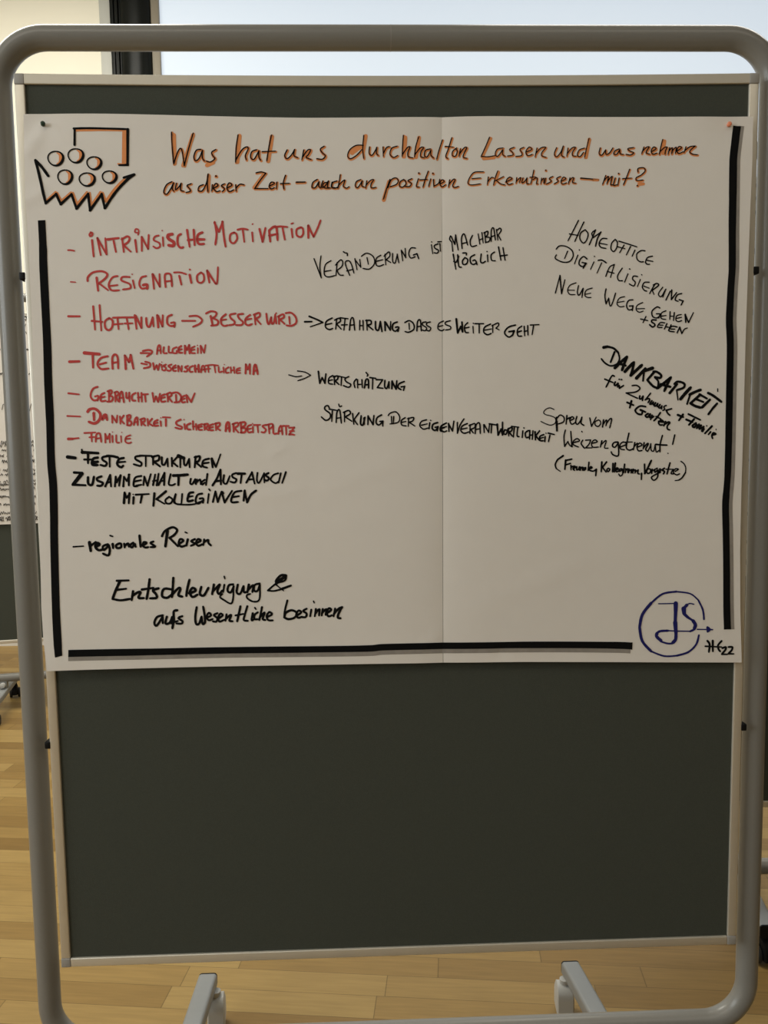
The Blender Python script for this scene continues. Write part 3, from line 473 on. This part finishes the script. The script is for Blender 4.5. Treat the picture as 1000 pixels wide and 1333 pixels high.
  (W, 13, "242,338 200,333 188,365 217,400 200,440 153,418; w11 272,370 240,447; w12 286,318 290,322; w13 367,400 315,403 293,450 315,488 342,496; w12 310,442 367,465; w14 425,425 372,522; 412,430 450,413 467,435 400,487; w12 400,487 418,532; 512,455 468,520 478,552 502,550 545,475; 547,475 513,562; w15 594,498 547,592; 610,485 605,588; 605,588 662,513; w13 717,523 670,538 646,590 678,607; w15 690,590 732,603; 732,603 710,648")]),
 ('handwritten_line', 'black slanted handwritten line reading NEUE WEGE GEHEN', 'ink_black', [
  (V, 13, "105,848 155,658; w15 155,658 172,855; w13 172,855 208,705; w11 328,738 265,763 238,815 260,862 318,865; w10 245,817 312,818; w13 355,768 343,840 362,872 402,800; w14 405,798 392,897; w11 502,795 440,818 423,870 447,895 490,897; w10 430,862 487,850; w14 652,805 640,880 652,967; w13 652,967 680,905; 680,905 695,988 720,960 755,850"),
  (W, 13, "w11 102,555 45,573 20,630 48,664 97,660; 30,617 97,605; w13 192,590 145,598 123,650 143,697 187,692; w15 155,657 192,655; 192,655 185,707; w11 297,620 240,648 226,695 258,724 302,712; 232,687 317,685; w14 482,680 450,668 398,712 403,770 448,787 480,765; w14 445,742 485,742; 485,742 470,787; w12 547,710 500,733 496,790 545,803; 500,767 548,760; w14 592,720 588,802; 637,730 628,814; w12 590,767 632,770; 712,750 665,763 653,805 678,827 717,815; 660,792 714,780; w18 755,750 760,835; w15 755,752 790,837; w13 790,837 842,730")]),
 ('handwritten_line', 'small black slanted handwritten words + SEHEN under GEHEN', 'ink_black', [
  (W, 13, "332,770 300,837; 275,798 350,815; w16 442,810 400,808 393,830 422,850 427,870 400,884 370,858; w13 532,840 485,838 456,885 507,890; 480,864 515,865; w15 557,850 530,907; w14 602,862 573,922; 545,882 587,890; 667,885 610,878 578,925 637,937; 600,907 642,908; w15 668,947 695,885; 695,888 717,957; w12 717,957 745,910 777,896")]),
 ('handwritten_line', 'bold black slanted handwritten word DANKBARKEIT at the right', 'ink_black', [
  (X, 26, "w34 150,126 200,115; w24 200,115 280,138 340,195; w19 340,195 355,260 345,310 310,348 240,365 170,330 120,272; w22 292,185 268,245 240,318; w32 295,393 380,310 452,248; w30 452,250 420,330 388,422; 350,335 435,362; w34 425,440 485,375 540,320; w28 542,320 525,410 500,490; w34 500,490 575,420 645,355; w36 575,525 690,400; 782,395 650,440; w24 672,440 660,560; w26 795,440 840,445 892,485 880,522 812,510; w30 800,450 715,548; w26 715,548 790,630 855,655; w22 815,518 858,570 850,655; w30 855,650 930,590 1020,515"),
  (Y, 28, "w30 40,455 130,390 220,315; w30 218,318 180,390 135,492; 90,405 212,438; w30 205,518 300,402; w26 268,400 310,370 390,395 385,448 300,478; w17 295,480 312,608; w34 345,597 400,530 475,448; w30 602,478 530,505 460,540; w24 472,530 430,660; w30 600,540 480,645; w26 590,535 685,590; w26 540,595 640,635; w30 475,650 530,685 605,708; w30 625,702 725,605; w28 702,518 770,555 872,632; w25 817,655 760,720 705,795; w14 825,465 825,498")]),
 ('handwritten_line', 'small black slanted handwritten line reading für Zuhause + Familie', 'ink_black', [
  (X, 20, "w20 288,500 265,490 240,520 215,575 180,642; 165,538 272,582; w22 300,575 288,612 308,618 335,590; 338,595 330,640; w20 350,540 356,541; 378,543 386,544; w22 352,622 352,655; 355,655 408,620; w18 518,622 580,620 620,660 560,705 440,717; 440,717 520,755 590,787; w22 618,757 615,792 640,790 655,765; 660,760 652,815; w21 757,722 688,808; 695,800 735,790 745,810 725,842; 775,818 748,858 768,862 795,835; 795,835 790,868; 822,845 803,880 825,885 850,855; 850,855 845,895; 880,868 862,905 885,912 905,885; 905,885 900,925; w18 960,880 930,895 940,930 915,945"),
  (Y, 20, "w22 160,742 230,722; w22 165,742 175,775 208,808; w28 310,802 380,830; 377,797 325,872; w24 448,792 600,866; w28 520,858 455,930; 420,862 500,895; w26 545,908 500,942 525,962 555,928; 585,925 555,975; 570,965 612,938; 612,938 590,985; 600,980 645,955; 645,955 620,1012; w24 650,985 630,1018; w16 684,942 686,947; w26 752,948 662,1042; w22 735,1022 708,1055; 760,1062 802,1050 772,1035 752,1070 762,1108; w14 805,988 806,996")]),
 ('handwritten_line', 'small black slanted handwritten words + Garten under Zuhause', 'ink_black', [
  (X, 24, "w26 455,840 535,875; 510,822 488,908; w23 692,895 620,888 560,938 588,985 640,995 650,965; w28 628,938 692,965; w24 725,985 690,1010 715,1032 748,1000; 752,990 745,1035; 778,1008 758,1062; 770,1040 800,1022; w22 885,972 842,1035 800,1078; 830,1022 890,1055"),
  (Y, 22, "62,885 125,895 95,868 62,900 80,932 112,930; w24 150,890 130,942; 140,922 190,895 208,905; w20 208,905 175,945 178,985 208,997")]),
 ('handwritten_line', 'black handwritten line reading Spreu vom', 'ink_black', [
  (Z, 16, "w11 278,120 230,100 180,118 155,155 180,180 240,195 292,222 292,278 240,304 180,288 122,260; w18 308,212 303,290; w26 308,260 312,370; w15 308,228 350,185 395,213 390,265 328,290; w17 430,190 420,292; 425,238 465,215 475,225; w15 470,250 512,227 490,205 463,240 485,293 530,272; w16 547,203 533,268 555,295 590,252 607,210; 607,210 597,280 632,307; w17 700,220 720,320; w15 720,320 775,210; w14 803,243 765,263 763,300 795,320 827,290 822,255 803,243; w19 862,243 850,327; w15 853,303 890,248 902,255 890,312; 893,292 935,233 958,235 935,335")]),
 ('handwritten_line', 'black handwritten line reading Weizen getrennt!', 'ink_black', [
  (Z, 15, "412,362 395,440 402,555; w15 402,555 440,498; 440,498 462,540 490,558; w18 490,558 475,378; w15 500,510 577,490 550,463 508,492 508,535 565,562; w16 617,482 598,522 637,577; w15 605,378 611,386; 650,482 710,478; 710,480 690,530 650,572; 650,572 725,572; w15 720,520 787,502 760,478 723,510 733,562 802,562; w17 842,490 825,562; w14 830,540 882,488 893,500 873,570 917,576"),
  (ZA, 16, "w17 122,230 75,238 58,275 88,292 127,240; w17 127,235 132,370 110,397 60,377 43,345; w15 145,292 222,257 190,230 150,258 153,310 200,322; w17 252,128 230,230 223,300 258,327 302,310; w14 180,233 292,230; w17 322,238 305,322; 315,283 352,243; w16 350,292 407,267 380,243 348,280 363,333 407,330; w17 432,238 420,312; 425,297 467,250 480,257 450,315 475,342; w14 475,340 500,290 510,250; 510,250 515,325 545,335 562,260; 562,260 575,347 605,330; w17 647,153 620,260 618,347; w19 570,258 640,265 702,267; w18 792,148 768,257; w13 712,363 716,367")]),
 ('handwritten_line', 'small black bracketed handwritten line about Freunde, KollegInnen, Vorgesetzte', 'ink_black', [
  (Z, 17, "w22 385,665 320,710; w18 320,710 292,768 305,818; w13 305,818 352,850; w22 415,718 405,825; w20 415,720 487,705; w19 415,772 472,755; w18 477,780 478,832; 478,803 502,787; 505,817 532,800 515,788 503,820 520,837; 547,795 545,832 570,820 577,797; 577,797 577,835; 592,800 588,837; 592,817 617,800 614,837; 652,805 625,815 628,837 655,820; w19 690,743 680,840; w17 690,822 727,807 710,795 693,832 740,847 772,825; w20 777,825 770,900; w21 842,740 835,852; 897,740 850,802; w19 850,802 892,857; w17 917,813 900,833 918,852 937,825 917,813"),
  (ZA, 17, "w21 65,485 60,582; 92,480 80,582; w17 97,562 127,547 110,535 95,562 108,582 132,572; 167,545 140,555 143,577 177,555; w15 177,550 177,610 150,632 133,608; w20 202,493 190,592; w17 217,545 212,592; 215,567 240,545; 240,545 240,592; 257,550 250,592; 255,572 282,555; 282,555 278,597; 290,582 317,562 300,553 288,582 303,597; 332,560 325,597; 330,582 362,560; 362,560 358,600 378,607; w19 402,600 400,672; w20 437,493 440,602; w22 440,602 480,525 517,448; w17 487,543 462,568 475,602 505,587 507,555 487,543; 527,550 522,602; 525,572 552,555; 587,540 557,558 560,587 592,560; w17 592,560 592,640 550,682 518,650 560,618 625,588; w15 600,592 632,562 615,548 603,592; w20 672,540 647,560 672,580 660,607; w19 737,478 717,550 703,607; w14 690,552 775,552; w16 775,552 750,602 785,605; w15 800,577 837,552 800,548 778,590 815,618 852,605; w13 865,458 900,485 922,530 920,590; w17 920,590 880,652 840,680; w13 840,680 797,686")]),
 ('monogram', 'dark blue round monogram of the letters JS with a small arrow', 'ink_navy', [
  (ZB, 13, """w15 640,372 630,290 590,205; w12 590,205 520,150 400,132; w16 400,132 280,152 180,232; w24 180,232 105,330 80,440; w22 80,440 103,560 180,648; w14 180,648 290,688 400,685; w16 400,685 500,655 570,590 595,510;
  w9 245,237 320,236 400,234; w36 395,235 394,300; w30 394,300 390,400; w34 390,400 396,490; w26 396,490 392,545 365,575; w14 365,580 320,580 260,562; w26 265,555 228,520 232,490; w18 232,490 260,474 330,470; w10 330,470 420,474 520,476; w16 520,476 560,455 572,420;
  w10 552,242 520,235 490,245; w26 490,250 466,275; w38 464,280 468,320; w26 468,325 500,355; w20 500,355 545,385; w28 545,385 565,420 555,452; w10 582,459 700,461; w20 670,442 672,478; 680,448 682,472; w12 692,455 692,468; 698,461 716,462""")]),
 ('handwritten_signature', 'small bold black initials and the number 22 in the bottom right corner', 'ink_black', [
  (ZB, 17, "w17 668,558 688,590 680,655; w19 715,558 715,648; w16 792,560 762,595 765,630 780,650; w14 650,605 792,612; w16 798,622 828,612 825,635 793,672; w14 793,674 840,675; w16 852,612 885,613 878,640 850,668; w14 850,670 896,671")]),
]
BAR_LEFT = [(55.3, 287.5, 9.6), (57, 325, 10.4), (57.3, 346, 10.6), (59.7, 400, 10.4), (62, 450, 10.6), (63.3, 500, 10.6), (65.7, 550, 10.2), (67.2, 600, 10.4), (70, 632, 10.4), (71.2, 670, 10.2), (71.6, 700, 10.2), (73, 750, 10.2), (75, 800, 10.4), (78.5, 845, 9.6), (79.6, 852.5, 8.6)]
BAR_BOTTOM = [(91.5, 848.7, 9), (200, 847.3, 8.6), (300, 845.6, 8.4), (400, 844.3, 8.2), (478, 843.0, 8.4), (500, 841.3, 8.4), (560, 840.2, 8.4), (576, 840.1, 8.4), (640, 839.2, 8.4), (680, 838.6, 8.6), (740, 838.6, 8.6), (800, 839.2, 9), (822.5, 840.2, 9.6)]
BAR_RIGHT = [(958.6, 165, 10), (956.5, 180, 10), (953.5, 205, 10), (953, 220, 10.2), (952.4, 260, 9.8), (951.6, 300, 9.4), (951.5, 330, 9.3), (951.2, 352, 9), (949.8, 372, 9), (948.3, 400, 9.2), (947.6, 420, 9.2), (948.7, 450, 9), (948, 500, 9), (947.2, 550, 9), (946.8, 580, 8.8), (945.8, 620, 8.4), (944, 645, 9), (943.4, 660, 9), (944.2, 690, 8.8), (945.2, 740, 9), (945.7, 790, 9.2), (946.6, 819, 9.4)]
# ------------------------------------------------------------------ front pinboard
front = make_pinboard((0, 0), 0.0, 'large grey felt pinboard in the foreground, carrying the big bordered poster',
                      'pale', (-0.412, 0.402), ((-.24, .278), (-.24, .277)), (.03, -.10))

# ------------------------------------------------------------------ the poster on it
PY = -0.0045                             # the paper hangs just in front of the rails
def lerp_table(tab, v):
    if v <= tab[0][0]: return tab[0][1]
    for (a, b), (c, d) in zip(tab, tab[1:]):
        if v <= c: return b + (d - b) * (v - a) / (c - a)
    return tab[-1][1]
EDGE_L = [(150, 32), (165, 32.5), (250, 33.8), (320, 38), (430, 42.5), (500, 44), (560, 46.5), (640, 50.5), (700, 53), (790, 55.5), (830, 59), (871, 65)]
EDGE_R = [(153, 979), (210, 978), (350, 972), (450, 968.5), (560, 966), (640, 964), (720, 962.8), (800, 963.5), (862, 965)]
EDGE_T = [(32, 150), (140, 150.5), (250, 152), (400, 154), (500, 154), (560, 153), (640, 152), (800, 152.5), (979, 153)]
EDGE_B = [(65, 871), (200, 868.3), (350, 865.5), (480, 863), (576, 862), (680, 860.8), (800, 861), (965, 862)]
def seam(y): return 575.3 + 1.5 * (y - 153) / 709
def g2(x, y, cx, cy, sx, sy): return math.exp(-((x - cx) / sx) ** 2 - ((y - cy) / sy) ** 2)
def ridge(x, y, x0, y0, x1, y1, w):      # a soft fold along a line
    dx, dy = x1 - x0, y1 - y0; L2 = dx * dx + dy * dy
    t = ((x - x0) * dx + (y - y0) * dy) / L2; d = ((x - x0) * dy - (y - y0) * dx) / math.sqrt(L2)
    f = math.exp(-(d / w) ** 2)
    return f * max(0.0, min(1, 4 * t + .5)) * max(0.0, min(1, 4 * (1 - t) + .5)) if -0.125 < t < 1.125 else 0.0
def relief(x, y):                        # how far the paper stands off its plane (metres)
    h = 0.0034
    h -= 0.0044 * math.exp(-abs(x - seam(y)) / 27.0) * (0.75 + 0.25 * math.sin(y / 90.0))
    h -= 0.0020 * g2(x, y, 56, 163, 26, 18) + 0.0018 * g2(x, y, 949, 164, 24, 18)
    h += 0.0016 * ridge(x, y, 60, 166, 34, 205, 9) + 0.0012 * ridge(x, y, 62, 168, 150, 230, 14)
    h += 0.0012 * ridge(x, y, 30, 265, 60, 250, 7)
    h += 0.0026 * math.sin(x / 71.0 + 0.4 * math.sin(y / 47.0)) * math.exp(-(y - 150) / 70.0)
    h += 0.0014 * math.sin(y / 118.0 + x / 260.0) + 0.0011 * math.sin(x / 97.0 - y / 170.0)
    h += 0.0007 * ridge(x, y, 545, 846, 575, 822, 6) - 0.0006 * ridge(x, y, 640, 858, 660, 842, 6) - 0.0006 * ridge(x, y, 645, 842, 658, 860, 4)
    h += 0.0006 * ridge(x, y, 330, 650, 390, 640, 7) + 0.0006 * ridge(x, y, 352, 592, 378, 578, 5) + 0.0005 * ridge(x, y, 720, 230, 760, 330, 12)
    h += 0.0005 * ridge(x, y, 420, 640, 520, 600, 12) + 0.0005 * ridge(x, y, 620, 790, 760, 730, 14)
    h += 0.0030 * math.exp(-((y - 880) / 45.0) ** 2) * (0.6 + 0.4 * math.sin(x / 60.0))
    h += 0.0035 * g2(x, y, 60, 872, 40, 60)
    return max(h, -0.0025 if 45 < x < 940 else 0.0002)
def paper_point(x, y, off=0.0):
    p = on_y(x, y, PY)
    p.y -= relief(x, y) + off
    return p
def sheet(name, left, parent):
    bm = bmesh.new(); nu, nv = (116, 150) if left else (86, 150); grid = []
    for j in range(nv + 1):
        t = j / nv; row = []
        for i in range(nu + 1):
            s = i / nu
            yt0 = 150 + 3 * s; y = 150 + (870 - 150) * t
            gap = 0.02 + 0.2 * min(1, max(0, (y - 230) / 120.0))
            if left: a, b = lerp_table(EDGE_L, y), seam(y) - gap
            else: a, b = seam(y) + gap, lerp_table(EDGE_R, y)
            x = a + (b - a) * s
            y = lerp_table(EDGE_T, x) + (lerp_table(EDGE_B, x) - lerp_table(EDGE_T, x)) * t
            row.append(bm.verts.new(paper_point(x, y)))
        grid.append(row)
    for j in range(nv):
        for i in range(nu):
            bm.faces.new((grid[j][i], grid[j][i + 1], grid[j + 1][i + 1], grid[j + 1][i]))
    return link(name, bm, MT['paper'], parent, True)
poster = tag(empty('poster', (0, 0, 0)), 'large paper poster with orange heading and thick black border on the front pinboard', 'poster', 'written posters on the pinboards')
sheet('paper_sheet', True, poster); sheet('paper_sheet', False, poster)

# ---- pen strokes
def catmull(p):
    """smooth a stroke; sharp turns stay sharp"""
    if len(p) < 3:
        return p
    out = [p[0]]
    n = len(p)
    for i in range(n - 1):
        p0, p1, p2, p3 = p[max(i - 1, 0)], p[i], p[i + 1], p[min(i + 2, n - 1)]
        for k in range(1, 6):
            t = k / 5.0
            q = []
            for a in (0, 1):
                m1 = (p2[a] - p0[a]) * 0.5; m2 = (p3[a] - p1[a]) * 0.5
                q.append((2 * t**3 - 3 * t**2 + 1) * p1[a] + (t**3 - 2 * t**2 + t) * m1 + (-2 * t**3 + 3 * t**2) * p2[a] + (t**3 - t**2) * m2)
            out.append(tuple(q))
    return out
def ribbon(bm, pts, ws, point, round_ends=True, taper=False):
    """flat pen stroke through pts (photo pixels), widths ws; point() puts a pixel on its surface"""
    fine = [pts[0]]; fw = [ws[0]]
    for (a, b, wa, wb) in zip(pts, pts[1:], ws, ws[1:]):
        d = math.dist(a, b); n = max(1, int(d / 5.0))
        for k in range(1, n + 1):
            fine.append((a[0] + (b[0] - a[0]) * k / n, a[1] + (b[1] - a[1]) * k / n)); fw.append(wa + (wb - wa) * k / n)
    q = [fine[0]]; qw = [fw[0]]
    for p_, w_ in zip(fine[1:], fw[1:]):
        if math.dist(p_, q[-1]) > 0.05: q.append(p_); qw.append(w_)
    if len(q) == 1: q.append((q[0][0] + 0.3, q[0][1])); qw.append(qw[0])
    n = len(q); prev = None; first = last = None
    for i in range(n):
        a, b = q[max(i - 1, 0)], q[min(i + 1, n - 1)]
        dx, dy = b[0] - a[0], b[1] - a[1]; l = math.hypot(dx, dy) or 1e-6
        nx, ny = -dy / l, dx / l; w = qw[i] / 2
        pr = [bm.verts.new(point(q[i][0] + nx * w * s, q[i][1] + ny * w * s)) for s in (1, -1)]
        if prev: bm.faces.new((prev[0], prev[1], pr[1], pr[0]))
        prev = pr
        if round_ends and i in (0, n - 1):
            sg = -1 if i == 0 else 1; ca = []
            for k in range(1, 5):
                th = math.pi * k / 5
                ca.append(bm.verts.new(point(q[i][0] + (nx * math.cos(th) + sg * dx / l * math.sin(th)) * w, q[i][1] + (ny * math.cos(th) + sg * dy / l * math.sin(th)) * w)))
            bm.faces.new([pr[0]] + ca + [pr[1]])
def parse(blocks):
    for (ox, oy, sc), w0, text in blocks:
        w = w0
        for st in text.replace('\n', ' ').split(';'):
            pts = []
            for tok in st.split():
                if tok[0] == 'w': w = float(tok[1:])
                else:
                    a, b = tok.split(','); pts.append((ox + float(a) / sc, oy + float(b) / sc))
            if pts: yield pts, w / sc
def ink(name, blocks, m, parent, off=0.0005, label=None, grow=1.0, dx=0.0, dy=0.0):
    bm = bmesh.new()
    for k, (pts, w) in enumerate(parse(blocks)):
        pts = [(x + dx, y + dy) for x, y in catmull(pts)]
        n = len(pts)
        rnd = random.Random(k * 7 + len(name))
        ws = [w * grow * (0.94 + 0.12 * rnd.random()) for _ in pts]
        if n > 1: ws[-1] *= 0.85
        ribbon(bm, pts, ws, lambda x, y: paper_point(x, y, off))
    o = link(name, bm, m, parent)
    if label: tag(o, label)
    return o
def flip_front(o): pass
h1 = ink('heading_line', HEAD1, MT['ink_black'], poster, .0007, 'black heading line with orange shading reading Was hat uns durchhalten Lassen und was nehmen', .88)
h2 = ink('heading_line', HEAD2, MT['ink_black'], poster, .0007, 'black heading line with orange shading reading aus dieser Zeit - auch an positiven Erkenntnissen - mit?', .88)
ink('orange_shading', HEAD1, MT['ink_orange'], h1, .0003, None, 2.1, 0.8, 0.9)
ink('orange_shading', HEAD2 + HEAD_ORANGE, MT['ink_orange'], h2, .0003, None, 1.9, 0.6, 0.8)
bk = ink('basket_drawing', BASKET, MT['ink_black'], poster, .0007, 'drawn black jagged basket with an orange edge and a bracket above it')
ink('orange_shading', BASKET_ORANGE, MT['ink_orange'], bk, .0003)
for (cx, cy, rx, ry) in BALLS:           # the six balls in the basket
    ox, oy, sc = A; bm = bmesh.new(); b2 = bmesh.new(); pts = []; ws = []
    for k in range(41):
        a = math.radians(-80 + 352 * k / 40); e = 1 - 0.03 * math.sin(3 * a)
        pts.append((ox + (cx + rx * math.cos(a) * e) / sc, oy + (cy + ry * math.sin(a) * e) / sc))
        ws.append((11 + 12 * max(0, math.cos(a - 0.55)) ** 1.2) / sc)
    ribbon(bm, pts, ws, lambda x, y: paper_point(x, y, .0007))
    pts = [(ox + (cx + rx * .72 * math.cos(math.radians(d))) / sc, oy + (cy + ry * .78 * math.sin(math.radians(d))) / sc) for d in range(-75, 81, 8)]
    ribbon(b2, pts, [(8 + 26 * math.cos(math.radians(d * 1.1)) ** 2) / sc for d in range(-75, 81, 8)], lambda x, y: paper_point(x, y, .0003))
    o = tag(link('ball_drawing', bm, MT['ink_black'], poster), 'drawn black circle with an orange crescent')
    link('orange_shading', b2, MT['ink_orange'], o)
for name, label, m, blocks in LINES:
    ink(name, blocks, MT[m], poster, .0006, label, 1.22 if 'DANKBARKEIT at' in label else 1.1)
def bar(name, tab, label, shade=None):
    bm = bmesh.new()
    pts = [(x, y) for x, y, w in tab]
    ribbon(bm, catmull(pts), [w for (x, y, w), e in zip(tab, tab[1:]) for w in ([w] * 5)][:5 * (len(tab) - 1)] + [tab[-1][2]], lambda x, y: paper_point(x, y, .0006), False)
    o = tag(link(name, bm, MT['ink_black'], poster), label)
    if shade:
        b2 = bmesh.new(); sp, sw = shade
        ribbon(b2, catmull(sp), [sw] * len(catmull(sp)), lambda x, y: paper_point(x, y, .0003), False)
        link('grey_shading', b2, MT['ink_grey'], o)
    return o
bar('border_bar', BAR_LEFT, 'thick black border line along the left edge')
bar('border_bar', BAR_BOTTOM, 'thick black border line along the bottom edge with a grey echo', ([(x, y + 6.0) for x, y, w in BAR_BOTTOM[:-1]] + [(820, 846)], 7.5))
bar('border_bar', BAR_RIGHT, 'thick black border line along the right edge with a grey echo', ([(x + 5.6, y) for x, y, w in BAR_RIGHT], 7.0))

# ---- pins
def pin(name_label, px, py, m, tilt, group=None):
    base = paper_point(px, py)
    o = tag(empty('push_pin', base), name_label, 'pin', 'push pins in the poster corners')
    Mx = Matrix.Rotation(math.pi / 2, 4, 'X')          # local z of the profile points out of the board (-y)
    Mt = Matrix.Rotation(tilt, 4, 'Z') @ Mx @ Matrix.Scale(.85, 4)
    bm = bmesh.new()
    add_lathe(bm, [(.0018, .0002), (.0034, .0008), (.0038, .002), (.0030, .0034), (.0024, .0052), (.0030, .0064), (.0040, .0072), (.0042, .0082), (.0034, .0090), (.0012, .0093)], 24, Mt)
    link('head', bm, m, o, True, 50)
    bm = bmesh.new(); add_lathe(bm, [(.0005, -.006), (.0005, .0004)], 8, Mt); link('needle', bm, MT['steel'], o)
    return o
pin('dark green push pin in the top left corner of the poster', 57.3, 164.0, MT['pin_green'], 0.35)
pin('orange push pin in the top right corner of the poster', 947.8, 163.8, MT['pin_orange'], -0.2)

# ------------------------------------------------------------------ the two boards behind
def marks(parent, rows, seed, wpen):
    """small illegible pen marks on a far poster, in the poster's own x / z metres"""
    rnd = random.Random(seed)
    for (x0, x1, z, hgt) in rows:
        x = x0; bm = bmesh.new(); zz = z; x1 = x0 + (x1 - x0) * rnd.uniform(.35, 1.0)
        while x < x1:
            L_ = min(rnd.uniform(.02, .06), x1 - x)
            n = max(3, int(L_ / (hgt * .22))); pts = []; d = 1
            for k in range(n + 1):
                d = -d
                pts.append((x + L_ * k / n + rnd.uniform(-.3, .3) * L_ / n, zz + d * hgt * rnd.uniform(.12, .5)))
            ribbon_local(bm, catmull(pts), wpen)
            x += L_ + rnd.uniform(.006, .014)
        o = link('handwritten_line', bm, MT['ink_black'], parent); o.location.y = -.0012
def ribbon_local(bm, pts, w):
    prev = None
    for i in range(len(pts)):
        a, b = pts[max(i - 1, 0)], pts[min(i + 1, len(pts) - 1)]
        dx, dz = b[0] - a[0], b[1] - a[1]; l = math.hypot(dx, dz) or 1e-6
        pr = [bm.verts.new((pts[i][0] - dz / l * w / 2 * s, -.0006, pts[i][1] + dx / l * w / 2 * s)) for s in (1, -1)]
        if prev: bm.faces.new((prev[0], prev[1], pr[1], pr[0]))
        prev = pr
def back_poster(board, label, x0, x1, z0, z1, rows, seed, wpen):
    Mb = board.matrix_basis.copy()
    o = tag(empty('poster', Mb @ Vector((0, -.003, 0)), board.rotation_euler.z), label, 'poster', 'written posters on the pinboards')
    bm = bmesh.new(); nu, nv = 30, 24; g = []
    for j in range(nv + 1):
        row = []
        for i in range(nu + 1):
            x = x0 + (x1 - x0) * i / nu; z = z0 + (z1 - z0) * j / nv
            row.append(bm.verts.new((x, .0006 * math.sin(x * 9 + z * 4) , z)))
        g.append(row)
    for j in range(nv):
        for i in range(nu): bm.faces.new((g[j][i], g[j][i + 1], g[j + 1][i + 1], g[j + 1][i]))
    link('paper_sheet', bm, MT['paper'], o, True)
    marks(o, rows, seed, wpen)
    return o
LB = make_pinboard((-1.33, 2.41), math.radians(11), 'farther pinboard behind, seen as a sliver at the left edge of the photo',
                   'black', (-0.40, 0.40), ((-.20, .27), (-.20, .27)), (0, 0))
rows = []
for z, hgt in ((1.795, .02), (1.765, .02), (1.735, .02), (1.66, .012), (1.55, .015), (1.40, .04), (1.245, .018), (1.232, .018), (1.21, .016), (1.185, .016), (1.16, .016), (1.12, .016), (1.10, .016), (1.07, .02), (1.055, .016), (1.035, .016), (1.0, .014), (.965, .014), (.925, .02), (.905, .016), (.895, .014)):
    rows.append((-.52, .50, z, hgt))
back_poster(LB, 'paper covered in small black writing on the farther pinboard at left', -.56, .56, .875, 1.80, rows, 3, .0022)
RB = make_pinboard((1.32, .50), math.radians(-3), 'pinboard close behind the front one, seen as a sliver at the right edge',
                   'black', (-0.43, 0.42), ((-.14, .26), (-.20, .26)), (.15, 0))
rows = [(-.50, .50, z, h) for z, h in ((1.80, .03), (1.77, .02), (1.74, .02), (1.66, .03), (1.57, .02), (1.52, .03), (1.46, .03), (1.36, .04), (1.33, .04), (1.24, .04), (1.19, .04), (1.12, .03), (1.05, .04), (.98, .03), (.93, .04))]
back_poster(RB, 'paper with black writing on the pinboard at the right edge', -.575, .575, .90, 1.812, rows, 5, .004)
